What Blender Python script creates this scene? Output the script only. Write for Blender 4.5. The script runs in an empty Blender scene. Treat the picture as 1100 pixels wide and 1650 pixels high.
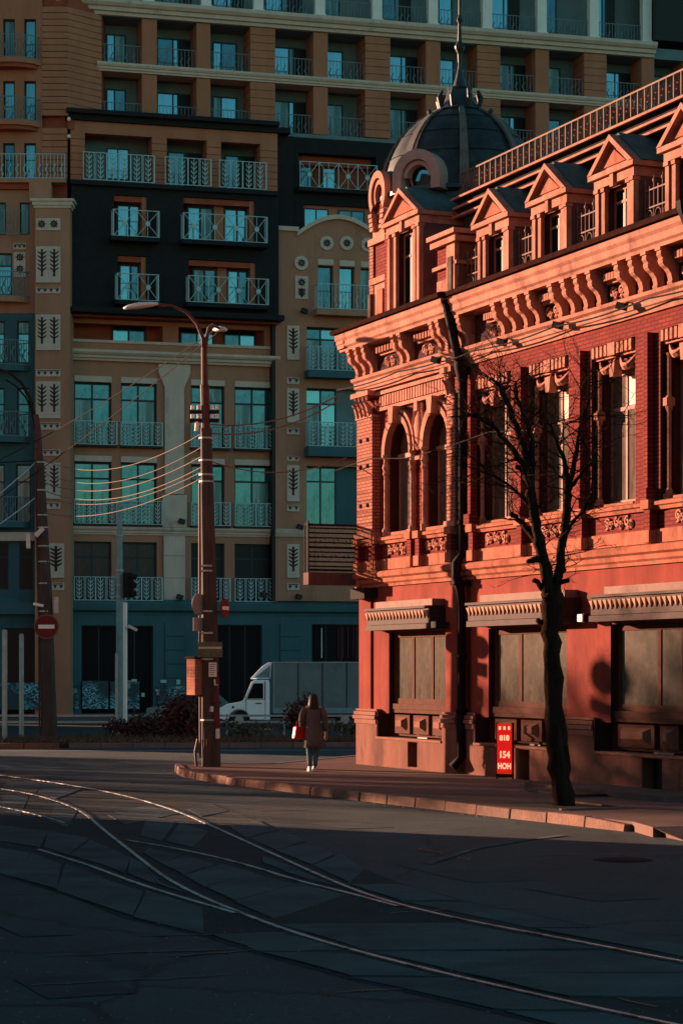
import bpy, bmesh, math, random
from math import sin, cos, pi, radians, sqrt, atan2
from mathutils import Vector, Matrix, noise

# ------------------------------------------------------------------ camera, sky, sun, exposure
S = bpy.context.scene
random.seed(7)
EYE = 2.17                      # lens height above the pavement
FOC = 3600.0                    # focal length in pixels of the 1100 x 1650 photograph
HOR = 1080.0
cam = bpy.data.cameras.new('camera'); camo = bpy.data.objects.new('camera', cam)
S.collection.objects.link(camo); S.camera = camo
camo.location = (0, 0, EYE); camo.rotation_euler = (radians(90), 0, 0)
cam.sensor_fit = 'VERTICAL'; cam.sensor_height = 36; cam.sensor_width = 24
cam.lens = FOC / 1650 * 36; cam.shift_y = (HOR - 825) / 1650
cam.clip_end = 2000; cam.clip_start = .1
SUN_AZ = Vector((-.85, .53)).normalized(); SUN_EL = radians(8)
W = bpy.data.worlds.new('World'); S.world = W; W.use_nodes = True
wn = W.node_tree.nodes; wl = W.node_tree.links
sky = wn.new('ShaderNodeTexSky'); sky.sky_type = 'NISHITA'; sky.sun_disc = False
sky.sun_elevation = SUN_EL; sky.sun_rotation = atan2(SUN_AZ.x, SUN_AZ.y) % (2 * pi)
sky.air_density = 1.0; sky.dust_density = .0; sky.ozone_density = 1.6
tint = wn.new('ShaderNodeMix'); tint.data_type = 'RGBA'; tint.blend_type = 'MULTIPLY'; tint.inputs[0].default_value = 1
tint.inputs[7].default_value = (.60, .97, .95, 1)
wl.new(sky.outputs[0], tint.inputs[6]); wl.new(tint.outputs[2], wn['Background'].inputs[0])
wn['Background'].inputs[1].default_value = .051
sl = bpy.data.lights.new('sun', 'SUN'); so = bpy.data.objects.new('sun', sl); S.collection.objects.link(so)
sl.energy = 5.0; sl.angle = radians(.7); sl.color = (1, .60, .40)
sd = Vector((SUN_AZ.x * cos(SUN_EL), SUN_AZ.y * cos(SUN_EL), sin(SUN_EL)))
so.rotation_euler = (-sd).to_track_quat('-Z', 'Y').to_euler()
S.view_settings.view_transform = 'Standard'; S.view_settings.look = 'None'
S.view_settings.gamma = 1; S.view_settings.use_curve_mapping = False
S.view_settings.exposure = 1.84
S.render.engine = 'CYCLES'

# ------------------------------------------------------------------ helpers
COL = S.collection
def link(o, parent=None):
    COL.objects.link(o)
    if parent is not None: o.parent = parent
    return o
def tag(o, label=None, cat=None, group=None, kind=None):
    if label: o['label'] = label
    if cat: o['category'] = cat
    if group: o['group'] = group
    if kind: o['kind'] = kind
    return o
def empty(name, loc=(0, 0, 0), rz=0, label=None, cat=None, group=None, kind=None, parent=None):
    o = bpy.data.objects.new(name, None); link(o, parent); o.location = loc; o.rotation_euler = (0, 0, rz)
    o.empty_display_size = .2
    return tag(o, label, cat, group, kind)
class MB:
    def __init__(s): s.v = []; s.f = []; s.smooth = False
    def add(s, vs, fs):
        b = len(s.v); s.v += [tuple(v) for v in vs]; s.f += [tuple(b + i for i in f) for f in fs]; return s
    def box(s, x0, x1, y0, y1, z0, z1):
        return s.add([(x0,y0,z0),(x1,y0,z0),(x1,y1,z0),(x0,y1,z0),(x0,y0,z1),(x1,y0,z1),(x1,y1,z1),(x0,y1,z1)],
                     [(0,3,2,1),(4,5,6,7),(0,1,5,4),(1,2,6,5),(2,3,7,6),(3,0,4,7)])
    def obox(s, c, size, rz=0, tx=0):
        hx, hy, hz = size[0]/2, size[1]/2, size[2]/2
        m = Matrix.Translation(c) @ Matrix.Rotation(rz, 4, 'Z') @ Matrix.Rotation(tx, 4, 'Y')
        vs = [m @ Vector(p) for p in [(-hx,-hy,-hz),(hx,-hy,-hz),(hx,hy,-hz),(-hx,hy,-hz),(-hx,-hy,hz),(hx,-hy,hz),(hx,hy,hz),(-hx,hy,hz)]]
        return s.add(vs, [(0,3,2,1),(4,5,6,7),(0,1,5,4),(1,2,6,5),(2,3,7,6),(3,0,4,7)])
    def prism(s, pts, a, b, axis='x'):
        """closed outline swept along an axis: 'x' takes (y,z) points, 'y' takes (x,z), 'z' takes (x,y)"""
        n = len(pts)
        mk = {'x': lambda p, t: (t, p[0], p[1]), 'y': lambda p, t: (p[0], t, p[1]), 'z': lambda p, t: (p[0], p[1], t)}[axis]
        vs = [mk(p, a) for p in pts] + [mk(p, b) for p in pts]
        fs = [tuple(range(n)), tuple(range(2*n-1, n-1, -1))] + [(i, i+n, (i+1) % n + n, (i+1) % n) for i in range(n)]
        return s.add(vs, fs)
    def tube(s, pts, r, seg=6, caps=True):
        pts = [Vector(p) for p in pts]
        if not isinstance(r, (list, tuple)): r = [r] * len(pts)
        b = len(s.v); up = None
        for i, p in enumerate(pts):
            t = (pts[min(i+1, len(pts)-1)] - pts[max(i-1, 0)])
            t = t.normalized() if t.length > 1e-9 else Vector((0,0,1))
            if up is None: up = Vector((0,0,1)) if abs(t.z) < .9 else Vector((0,1,0))
            a = t.cross(up); a = a.normalized() if a.length > 1e-6 else t.orthogonal().normalized()
            c = a.cross(t); up = c
            for k in range(seg):
                q = 2*pi*k/seg; s.v.append(tuple(p + (a*cos(q) + c*sin(q)) * r[i]))
        for i in range(len(pts)-1):
            for k in range(seg):
                k2 = (k+1) % seg; s.f.append((b+i*seg+k, b+i*seg+k2, b+(i+1)*seg+k2, b+(i+1)*seg+k))
        if caps:
            s.f.append(tuple(b+k for k in range(seg-1, -1, -1))); e = b+(len(pts)-1)*seg; s.f.append(tuple(e+k for k in range(seg)))
        return s
    def lathe(s, prof, cx=0, cy=0, seg=24, a0=0, a1=2*pi, fl=None):
        full = abs(a1-a0-2*pi) < 1e-6; n = seg if full else seg+1; b = len(s.v)
        for r, z in prof:
            for k in range(n):
                q = a0+(a1-a0)*k/seg; rr = r*(fl(q) if fl else 1); s.v.append((cx+rr*cos(q), cy+rr*sin(q), z))
        for i in range(len(prof)-1):
            for k in range(seg):
                k2 = (k+1) % n if full else k+1
                s.f.append((b+i*n+k, b+i*n+k2, b+(i+1)*n+k2, b+(i+1)*n+k))
        return s
    def loft(s, rings, seg=16, caps=True):
        """rings of (cx, cy, z, rx, ry)"""
        b = len(s.v)
        for cx, cy, z, rx, ry in rings:
            for k in range(seg):
                q = 2*pi*k/seg; s.v.append((cx+rx*cos(q), cy+ry*sin(q), z))
        for i in range(len(rings)-1):
            for k in range(seg):
                k2 = (k+1) % seg; s.f.append((b+i*seg+k, b+i*seg+k2, b+(i+1)*seg+k2, b+(i+1)*seg+k))
        if caps:
            s.f.append(tuple(b+k for k in range(seg-1, -1, -1))); e = b+(len(rings)-1)*seg; s.f.append(tuple(e+k for k in range(seg)))
        return s
    def mesh(s, name, mat=None, smooth=None, fix=True):
        me = bpy.data.meshes.new(name); me.from_pydata(s.v, [], s.f)
        if fix:
            bm = bmesh.new(); bm.from_mesh(me); bmesh.ops.recalc_face_normals(bm, faces=bm.faces); bm.to_mesh(me); bm.free()
        if mat: me.materials.append(mat)
        if smooth if smooth is not None else s.smooth: me.polygons.foreach_set('use_smooth', [True]*len(me.polygons))
        me.update(); return me
    def obj(s, name, mat=None, parent=None, smooth=None, bevel=0, fix=True):
        o = bpy.data.objects.new(name, s.mesh(name, mat, smooth, fix)); link(o, parent)
        if bevel:
            m = o.modifiers.new('bevel', 'BEVEL'); m.width = bevel; m.segments = 2; m.limit_method = 'ANGLE'; m.angle_limit = radians(40)
        return o
def inst(name, me, parent=None, loc=(0,0,0), rz=0, sc=None):
    o = bpy.data.objects.new(name, me); link(o, parent); o.location = loc; o.rotation_euler = (0, 0, rz)
    if sc: o.scale = sc
    return o
def copy_tree(o, parent=None, lvl=0):
    c = o.copy(); COL.objects.link(c)
    if parent is not None: c.parent = parent
    for ch in list(o.children): copy_tree(ch, c)
    return c
def P(px, py, Y):
    """world point at distance Y seen along one surveyed sight line of the photograph"""
    return Vector(((px-550)/FOC*Y, Y, EYE+(HOR-py)/FOC*Y))
def G(px, py, z=-.14):
    Y = (EYE-z)*FOC/(py-HOR); return Vector(((px-550)/FOC*Y, Y, z))
class Frame:
    def __init__(s, ox, oy, a): s.o = (ox, oy); s.a = a; s.d = (cos(a), sin(a)); s.n = (-sin(a), cos(a))
    def at(s, px, py=1080, y=0):
        rx = (px-550)/FOC
        Y = (y+s.o[0]*s.n[0]+s.o[1]*s.n[1])/(rx*s.n[0]+s.n[1]); x = Y*rx
        return ((x-s.o[0])*s.d[0]+(Y-s.o[1])*s.d[1], EYE+(HOR-py)/FOC*Y)
    def u(s, px, y=0): return s.at(px, 1080, y)[0]

# ------------------------------------------------------------------ materials
def pmat(name, col, rough=.8, var=.25, scale=2.5, bump=.15, bscale=30, metal=0, spec=.3, col2=None, thr=.55, soft=.12, streak=0, rvar=0, coat=0):
    m = bpy.data.materials.new(name); m.use_nodes = True; n = m.node_tree.nodes; l = m.node_tree.links; b = n['Principled BSDF']
    tc = n.new('ShaderNodeTexCoord'); src = tc.outputs['Object']
    nz = n.new('ShaderNodeTexNoise'); nz.inputs['Scale'].default_value = scale; nz.inputs['Detail'].default_value = 8; nz.inputs['Roughness'].default_value = .65
    if streak:
        mp = n.new('ShaderNodeMapping'); mp.inputs['Scale'].default_value = (1, 1, 1/streak); l.new(src, mp.inputs[0]); l.new(mp.outputs[0], nz.inputs[0])
    else: l.new(src, nz.inputs[0])
    cr = n.new('ShaderNodeValToRGB'); a, c = 1-var, 1+var
    cr.color_ramp.elements[0].position = .3; cr.color_ramp.elements[1].position = .7
    cr.color_ramp.elements[0].color = (col[0]*a, col[1]*a, col[2]*a, 1); cr.color_ramp.elements[1].color = (min(1, col[0]*c), min(1, col[1]*c), min(1, col[2]*c), 1)
    l.new(nz.outputs[0], cr.inputs[0]); out = cr.outputs[0]
    if col2:
        n2 = n.new('ShaderNodeTexNoise'); n2.inputs['Scale'].default_value = scale*.6; n2.inputs['Detail'].default_value = 10; n2.inputs['Roughness'].default_value = .7
        l.new(mp.outputs[0] if streak else src, n2.inputs[0]); c2 = n.new('ShaderNodeValToRGB'); c2.color_ramp.elements[0].position = thr; c2.color_ramp.elements[1].position = thr+soft
        l.new(n2.outputs[0], c2.inputs[0]); mx = n.new('ShaderNodeMix'); mx.data_type = 'RGBA'
        l.new(c2.outputs[0], mx.inputs[0]); l.new(out, mx.inputs[6]); mx.inputs[7].default_value = (*col2, 1); out = mx.outputs[2]
    l.new(out, b.inputs['Base Color'])
    b.inputs['Roughness'].default_value = rough; b.inputs['Metallic'].default_value = metal; b.inputs['Specular IOR Level'].default_value = spec
    b.inputs['Coat Weight'].default_value = coat
    if rvar:
        mr = n.new('ShaderNodeMapRange'); mr.inputs[3].default_value = rough-rvar; mr.inputs[4].default_value = rough+rvar
        l.new(nz.outputs[0], mr.inputs[0]); l.new(mr.outputs[0], b.inputs['Roughness'])
    if bump:
        nb = n.new('ShaderNodeTexNoise'); nb.inputs['Scale'].default_value = bscale; nb.inputs['Detail'].default_value = 5; l.new(src, nb.inputs[0])
        bp = n.new('ShaderNodeBump'); bp.inputs['Strength'].default_value = bump; bp.inputs['Distance'].default_value = .02
        l.new(nb.outputs[0], bp.inputs['Height']); l.new(bp.outputs[0], b.inputs['Normal'])
    return m
def brick_mat(name, col, col2, mortar, w=.25, h=.075, msize=.012, bump=.4, rough=.85, var=.25):
    m = pmat(name, col, rough, var+.12, 1.6, 0, col2=tuple(c*.6 for c in col), thr=.54, soft=.15, streak=2.5); n = m.node_tree.nodes; l = m.node_tree.links; b = n['Principled BSDF']
    tc = n['Texture Coordinate']; sp = n.new('ShaderNodeSeparateXYZ'); l.new(tc.outputs['Object'], sp.inputs[0])
    ad = n.new('ShaderNodeMath'); l.new(sp.outputs[0], ad.inputs[0]); l.new(sp.outputs[1], ad.inputs[1])
    cb = n.new('ShaderNodeCombineXYZ'); l.new(ad.outputs[0], cb.inputs[0]); l.new(sp.outputs[2], cb.inputs[1])
    br = n.new('ShaderNodeTexBrick'); l.new(cb.outputs[0], br.inputs[0]); br.inputs['Scale'].default_value = 1
    br.inputs['Brick Width'].default_value = w; br.inputs['Row Height'].default_value = h; br.inputs['Mortar Size'].default_value = msize
    br.inputs['Color2'].default_value = (*col2, 1); br.inputs['Mortar'].default_value = (*mortar, 1)
    src = b.inputs['Base Color'].links[0].from_socket; l.new(src, br.inputs['Color1']); l.new(br.outputs[0], b.inputs['Base Color'])
    bp = n.new('ShaderNodeBump'); bp.inputs['Strength'].default_value = bump; bp.inputs['Distance'].default_value = .012; bp.invert = True
    l.new(br.outputs[1], bp.inputs['Height']); l.new(bp.outputs[0], b.inputs['Normal'])
    return m
M = {}
M['redwall'] = brick_mat('red painted brick', (.185, .030, .023), (.145, .024, .019), (.085, .016, .014))
M['redstucco'] = pmat('red stucco', (.195, .040, .029), .85, .34, 1.3, .35, 60, col2=(.10, .024, .020), thr=.52, soft=.2, streak=3)
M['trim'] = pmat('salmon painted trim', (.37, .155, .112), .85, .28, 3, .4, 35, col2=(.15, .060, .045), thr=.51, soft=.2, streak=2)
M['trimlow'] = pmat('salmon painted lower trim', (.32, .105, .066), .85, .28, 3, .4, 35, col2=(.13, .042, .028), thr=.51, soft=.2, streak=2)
M['corner'] = brick_mat('salmon painted brick', (.36, .135, .092), (.27, .095, .065), (.13, .04, .03))
M['plinth'] = pmat('brown plinth render', (.165, .068, .050), .85, .25, 1.5, .3, 40, col2=(.09, .042, .033), thr=.54, streak=2.5)
M['capstone'] = pmat('plinth cap', (.20, .085, .062), .8, .2, 3, .2, 40)
M['awn'] = pmat('brown canopy paint', (.052, .026, .021), .6, .3, 4, .1)
M['awntop'] = pmat('canopy flashing', (.19, .10, .075), .6, .2, 4, .05)
M['wframe'] = pmat('dark wooden frame', (.085, .034, .024), .8, .2, 5, .1)
M['uframe'] = pmat('old window frame', (.30, .15, .11), .6, .2, 5, .1)
M['blind'] = pmat('dusty shop glass with painted reflections', (.095, .075, .058), .10, .6, 1.5, .10, 1.6, spec=.45, col2=(.034, .036, .033), thr=.5, soft=.25)  # blotches mix dust with painted street reflections
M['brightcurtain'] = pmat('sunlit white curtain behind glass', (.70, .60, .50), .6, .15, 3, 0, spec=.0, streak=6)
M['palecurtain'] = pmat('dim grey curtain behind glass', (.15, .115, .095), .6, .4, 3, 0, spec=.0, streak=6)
M['shadebrown'] = pmat('painted brown shade of recesses', (.050, .019, .018), .9, .2, 3, .1, spec=.03)  # shade of jambs, frieze and notches put into the colour
M['atticroof'] = pmat('matt attic sheet', (.03, .028, .028), .95, .3, 3, .1, spec=0)
M['rib'] = pmat('weathered dome rib', (.13, .105, .09), .6, .3, 4, .1, metal=.2)
M['lucarne'] = pmat('pale grey pink stone', (.34, .22, .20), .8, .2, 4, .1, spec=.1)
M['gutter'] = pmat('dark gutter', (.030, .012, .010), .85, .3, 6, .1, spec=.0)
M['curtain'] = pmat('curtained glass', (.10, .072, .058), .5, .45, 3, .02, 3, spec=.0, col2=(.07, .05, .045), thr=.5, soft=.2)
for k_ in ('redwall', 'redstucco', 'trim', 'trimlow', 'corner', 'plinth', 'capstone', 'awn', 'awntop', 'wframe', 'uframe', 'trimshade' if 'trimshade' in M else 'trim'):
    M[k_].node_tree.nodes['Principled BSDF'].inputs['Specular IOR Level'].default_value = .04
M['darkglass'] = pmat('dark window glass', (.010, .010, .012), .3, .2, 1, .02, 2, spec=.03)
M['roofmetal'] = pmat('dark sheet roof', (.035, .045, .05), .42, .3, 2.5, .12, 8, metal=.5, spec=.4, col2=(.07, .065, .06), thr=.58)
M['dome'] = pmat('dome sheet metal', (.035, .040, .038), .55, .4, 3.5, .12, 10, metal=.55, col2=(.085, .075, .06), thr=.56)
M['doser'] = pmat('green sheet roof', (.06, .10, .10), .8, .3, 3, .1, 8, spec=.05)
M['iron'] = pmat('black iron', (.022, .018, .018), .8, .3, 8, .1, spec=.05)
M['railpaint'] = pmat('pale painted ironwork', (.17, .088, .065), .7, .2, 6, .1, spec=.1)
M['pipe'] = pmat('dark drain pipe', (.014, .009, .009), .75, .3, 6, .1, spec=.06)
M['trimshade'] = pmat('salmon trim in painted shade', (.11, .055, .054), .8, .2, 3, .1, spec=.04)  # unlit trim: shade on cheeks, tower and slab put into the colour
# apartment block
M['brown'] = pmat('brown render', (.40, .19, .115), .85, .14, 1.2, .15, 25, col2=(.28, .135, .082), thr=.6, streak=4)
M['orange'] = pmat('orange brown render', (.40, .155, .085), .85, .14, 1.2, .15, 25, col2=(.30, .115, .065), thr=.6, streak=3)
M['deeporange'] = pmat('rust render', (.32, .075, .038), .85, .2, 1.5, .1)
M['cream'] = pmat('cream stone', (.58, .46, .37), .8, .12, 2, .15, 25, col2=(.36, .31, .25), thr=.6, streak=3)
M['greywall'] = pmat('blue grey render', (.13, .20, .215), .85, .15, 1.5, .1)
M['tealwall'] = pmat('teal painted render', (.042, .112, .130), .8, .18, 1, .12, 20, col2=(.03, .095, .115), thr=.56, streak=3)
M['blackroof'] = pmat('black shingle roof', (.010, .010, .012), .8, .3, 4, .25, 14)
M['tglass'] = pmat('reflective teal glass', (.13, .27, .29), .09, .3, .4, .09, 1.0, metal=1.0, spec=.8, col2=(.09, .25, .275), thr=.55, soft=.3)
M['tglass2'] = pmat('dim teal glass', (.075, .155, .17), .1, .4, .6, .09, 1.0, metal=1.0, spec=.8, col2=(.022, .045, .055), thr=.5, soft=.2)
M['black'] = pmat('unlit interior', (.008, .008, .009), .5, .2, 1, 0)
M['redint'] = pmat('dim red interior', (.06, .02, .018), .3, .6, 1.4, .02, col2=(.012, .012, .016), thr=.48)
M['tglass3'] = pmat('teal glass with pale curtain', (.17, .30, .31), .3, .35, .9, .03, 2, metal=.4, spec=.5, col2=(.06, .12, .13), thr=.5, soft=.1, streak=4)
M['tframe'] = pmat('dark teal frame', (.015, .032, .038), .5, .2, 3, 0)
M['trail'] = pmat('teal white railing', (.36, .52, .52), .7, .1, 3, 0)
M['drail'] = pmat('grey teal railing', (.15, .21, .215), .7, .1, 3, 0)
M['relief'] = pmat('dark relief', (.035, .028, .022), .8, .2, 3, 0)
M['white'] = pmat('white column paint', (.78, .74, .68), .7, .08, 2, .05)
# street
M['concrete'] = pmat('pole concrete', (.060, .042, .036), .9, .4, 2.5, .5, 30, col2=(.04, .03, .027), thr=.53, streak=4)
M['rust'] = pmat('rusty tube', (.085, .026, .019), .7, .3, 6, .1)
M['galv'] = pmat('galvanised steel', (.30, .34, .34), .45, .2, 4, .05, metal=.5)
M['tealpole'] = pmat('teal grey pole paint', (.16, .27, .28), .5, .2, 4, .05)
M['kerb'] = pmat('kerb granite', (.18, .078, .050), .85, .4, 2.2, .6, 25, col2=(.13, .07, .05), thr=.55)
M['kerbgrey'] = pmat('grey kerb', (.12, .11, .10), .85, .25, 3, .3, 30)
M['pave'] = pmat('pavement asphalt', (.15, .085, .068), .9, .22, .8, .35, 45, spec=.08, col2=(.11, .07, .06), thr=.55, soft=.2)
M['slab'] = pmat('tram slab concrete', (.048, .066, .068), .88, .5, .8, .7, 30, col2=(.020, .030, .032), thr=.5, soft=.15, rvar=.12)
M['steel'] = pmat('worn rail steel', (.48, .48, .46), .38, .35, 5, .1, metal=.45, col2=(.13, .11, .095), thr=.5, soft=.1)
M['soil'] = pmat('soil', (.035, .024, .018), .95, .4, 6, .8, 20)
M['bark'] = pmat('tree bark', (.026, .015, .012), .95, .6, 8, 1.0, 18, spec=.0, streak=4)
M['skin'] = pmat('skin', (.42, .22, .16), .5, .05, 3, 0)
M['coat'] = pmat('olive brown coat', (.11, .078, .068), .9, .2, 8, .1, 60)
M['jeans'] = pmat('blue jeans', (.06, .11, .15), .85, .2, 10, .1, 60)
M['hair'] = pmat('dark brown hair', (.014, .008, .007), .5, .3, 15, .2, 60)
M['shoe'] = pmat('white trainers', (.7, .66, .62), .6, .06, 5, 0)
M['bag'] = pmat('red leather', (.70, .012, .010), .35, .1, 6, .05)
M['van'] = pmat('white van paint', (.80, .90, .90), .35, .06, 1.5, 0, coat=.4)
M['vanbox'] = pmat('grey tarpaulin', (.135, .18, .18), .7, .14, 1.2, .1, 6, col2=(.10, .13, .13), thr=.55)
M['rubber'] = pmat('tyre rubber', (.012, .012, .012), .8, .1, 5, 0)
M['shrub'] = pmat('red brown foliage', (.075, .025, .018), .8, .5, 2, 0)
M['weeds'] = pmat('dry weeds', (.085, .062, .035), .9, .6, 2.5, 0)
M['litter'] = pmat('dry leaves', (.22, .12, .07), .9, .5, 3, 0)
M['signred'] = pmat('sign red', (.13, .010, .012), .7, .1, 3, 0)
M['ledred'] = pmat('board red', (.80, .012, .008), .4, .1, 3, 0)
M['paper'] = pmat('paper', (.62, .60, .55), .7, .1, 6, 0)
M['creamletter'] = pmat('cream lettering', (.95, .70, .50), .6, .05, 4, 0)
M['redbrick'] = brick_mat('orange brick', (.55, .16, .08), (.42, .11, .06), (.30, .13, .09), .22, .07)
M['greenplate'] = pmat('mossy plate', (.10, .105, .06), .7, .4, 8, .1)
M['lamp'] = pmat('lamp shell', (.50, .52, .50), .35, .1, 4, 0)
M['white paint'] = pmat('worn road paint', (.21, .20, .19), .8, .3, 3, .1, col2=(.06, .06, .06), thr=.52)
# ------------------------------------------------------------------ generic building pieces
def wall(name, mt, par, x0, x1, z0, z1, y, ops=(), depth=.3, thick=None, jamb=None):
    """wall face at depth y with rectangular openings and their reveals; ops are (x0,x1,z0,z1)"""
    xs = sorted({x0, x1, *[v for o in ops for v in o[:2] if x0 < v < x1]}); zs = sorted({z0, z1, *[v for o in ops for v in o[2:4] if z0 < v < z1]})
    m = MB()
    for i in range(len(xs)-1):
        for j in range(len(zs)-1):
            cx, cz = (xs[i]+xs[i+1])/2, (zs[j]+zs[j+1])/2
            if any(o[0] < cx < o[1] and o[2] < cz < o[3] for o in ops): continue
            m.add([(xs[i],y,zs[j]),(xs[i+1],y,zs[j]),(xs[i+1],y,zs[j+1]),(xs[i],y,zs[j+1])], [(0,1,2,3)])
    for a, b, c, d in ops:
        jm = MB()
        e = y+depth
        jm.add([(a,y+.002,c),(a,e,c),(a,e,d),(a,y+.002,d)], [(0,1,2,3)]); jm.add([(b,y+.002,c),(b,e,c),(b,e,d),(b,y+.002,d)], [(0,3,2,1)])
        jm.add([(a,y+.002,c),(b,y+.002,c),(b,e,c),(a,e,c)], [(0,1,2,3)]); jm.add([(a,y+.002,d),(b,y+.002,d),(b,e,d),(a,e,d)], [(0,3,2,1)])
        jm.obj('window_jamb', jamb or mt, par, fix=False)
    if thick:
        m.add([(x0,y,z0),(x0,y+thick,z0),(x0,y+thick,z1),(x0,y,z1)], [(0,1,2,3)]); m.add([(x1,y,z0),(x1,y+thick,z0),(x1,y+thick,z1),(x1,y,z1)], [(0,1,2,3)])
        m.add([(x0,y,z1),(x1,y,z1),(x1,y+thick,z1),(x0,y+thick,z1)], [(0,1,2,3)]); m.add([(x0,y,z0),(x1,y,z0),(x1,y+thick,z0),(x0,y+thick,z0)], [(0,1,2,3)])
    return m.obj(name, mt, par, fix=False)
UNIT = {}; GR = random.Random(4); GV = [M['tglass']]*4+[M['tglass3']]*2+[M['tglass2']]*2
def pane(par, x0, x1, z0, z1, y, mt):
    k = mt.name
    if k not in UNIT:
        UNIT[k] = MB().box(-.5, .5, -.5, .5, -.5, .5).mesh('pane', mt)
    return inst('pane', UNIT[k], par, ((x0+x1)/2, y, (z0+z1)/2), 0, (x1-x0, .012, z1-z0))
def window(par, x0, x1, z0, z1, y, cols=2, trans=None, fm=None, gm=None, fr=.06, name='window', gms=None, sub=True):
    fm = fm or M['tframe']; gm = gm or M['tglass']
    m = MB(); d = .06
    m.box(x0, x0+fr, y, y+d, z0, z1); m.box(x1-fr, x1, y, y+d, z0, z1); m.box(x0+fr, x1-fr, y, y+d, z1-fr, z1); m.box(x0+fr, x1-fr, y, y+d, z0, z0+fr)
    cs = cols if isinstance(cols, (list, tuple)) else [i/cols for i in range(1, cols)]
    xs = [x0+fr] + [x0+(x1-x0)*c for c in cs] + [x1-fr]
    for c in xs[1:-1]: m.box(c-fr/2, c+fr/2, y+.003, y+d-.003, z0+fr, z1-fr)
    zt = [z0+fr] + ([z0+(z1-z0)*trans] if trans else []) + [z1-fr]
    for i in range(len(xs)-1):
        for t in zt[1:-1]: m.box(xs[i]+(fr/2 if i else 0), xs[i+1]-(fr/2 if i < len(xs)-2 else 0), y+.006, y+d-.006, t-fr/2, t+fr/2)
    w = m.obj(name, fm, par)
    for i in range(len(xs)-1):
        for j in range(len(zt)-1):
            g = gms[i % len(gms)] if gms else gm
            if g is M['tglass']: g = GR.choice(GV)
            elif g is M['tglass2']: g = GR.choice([M['tglass2'], M['tglass2'], M['tglass2'], M['tglass3'], M['tglass2']])
            pane(w if sub else par, xs[i]+(fr/2 if i else 0), xs[i+1]-(fr/2 if i < len(xs)-2 else 0), zt[j]+(fr/2 if j else 0), zt[j+1]-(fr/2 if j < len(zt)-2 else 0), y+d/2, g)
    return w
def profile(name, mt, par, pts, x0, x1): return MB().prism(pts, x0, x1, 'x').obj(name, mt, par)
def spiral(cx, cz, r, turns, a0, sg=1, n=14, y=0):
    return [(cx+r*(1-.8*i/n)*cos(a0+sg*turns*2*pi*i/n), y, cz+r*(1-.8*i/n)*sin(a0+sg*turns*2*pi*i/n)) for i in range(n+1)]
def scroll_mesh(w, h, mt, name='ornament', n=2, seedv=1):
    rr = random.Random(seedv); m = MB()
    for k in range(n):
        cx = -w/2+w*(k+.5)/n; r = min(w/n, h)*.36
        m.tube(spiral(cx-r*.45, h*.1, r*.8, 1.1, rr.uniform(0, 2), 1), .028, 5); m.tube(spiral(cx+r*.5, -h*.1, r*.7, 1.1, rr.uniform(2, 5), -1), .026, 5)
        for q in range(5):
            a = rr.uniform(0, 2*pi); e = (cx+r*1.25*cos(a), 0, r*1.1*sin(a)); m.tube([(cx+r*.4*cos(a+.4), 0, r*.4*sin(a+.4)), e], [.035, .012], 5)
    return m.mesh(name, mt)

# ================================================================== RED CORNER BUILDING
P0x, P0y = .32, 52.42
RA = atan2(-.923, .386)
RF = Frame(P0x, P0y, RA)
red = empty('corner_building', (P0x, P0y, 0), RA, 'ornate red and salmon brick corner building with a dark dome, lit by low sun', 'building')
WIN = [7.45, 9.88, 12.4, 14.9, 17.4]          # centres of the upper windows of the main range
END = 19.0
LB = -.12                                     # the left bay stands this far forward
# ground floor
shop = [(1.98, 4.96), (7.0, 10.35), (12.05, 16.2)]
wall('wall', M['redstucco'], red, .37, 5.6, 1.2, 4.06, LB, [(1.98, 4.96, 1.2, 3.02)], .35, .25, jamb=M['shadebrown'])
wall('wall', M['redstucco'], red, 5.6, END, 1.2, 4.06, 0, [(7.0, 10.35, 1.2, 3.02), (12.05, 16.2, 1.2, 3.02)], .38, jamb=M['shadebrown'])
core = MB().box(.63, END, .85, 9, 0, 9.7).obj('core', M['redstucco'], red)
MB().box(.622, .8, -.0, 8.98, .0, 9.6).obj('side_wall', M['redstucco'], red)
# corner pilaster of the ground floor
MB().box(.375, 1.05, LB-.05, LB+.1, 1.26, 4.0).obj('pilaster', M['redstucco'], red)
MB().box(5.05, 5.62, LB-.05, LB+.1, 1.26, 4.0).obj('pilaster', M['redstucco'], red)
# plinth in blocks, with niches
def plinth(x0, x1, yf, niches, par=red, top=.95):
    wall('plinth', M['plinth'], par, x0, x1, -.13, top, yf, niches, .3, .3)
plinth(.36, 1.55, LB-.12, []); plinth(1.55, 5.0, LB-.118, [(3.25, 3.75, .05, .60)], top=.62); plinth(5.0, 5.72, LB-.12, [])
plinth(5.72, 6.55, -.10, []); plinth(6.55, 10.4, -.098, [(8.55, 9.0, .0, .60)], top=.62); plinth(10.4, 11.6, -.10, []); plinth(11.6, 16.25, -.098, [(13.35, 14.05, .03, .60)], top=.62); plinth(16.25, END, -.10, [])
for a, b, y_ in ((1.5, 1.97, LB), (6.5, 6.99, 0), (11.55, 12.04, 0)): MB().box(a, b, y_+.2, y_+.34, .6, 1.2).obj('recess_back_shade', M['shadebrown'], red); MB().box(a+.10, a+.13, y_-.13, y_+.2, .675, 1.26).obj('recess_shade', M['shadebrown'], red)  # dark back and side sheets stand in for the notch's shade
for a, b, yf in [(3.25, 3.75, LB-.12), (8.55, 9.0, -.10), (13.35, 14.05, -.10)]:
    MB().box(a, b, yf+.24, yf+.29, 0, .7).obj('cellar_hatch', M['black'], red)
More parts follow.
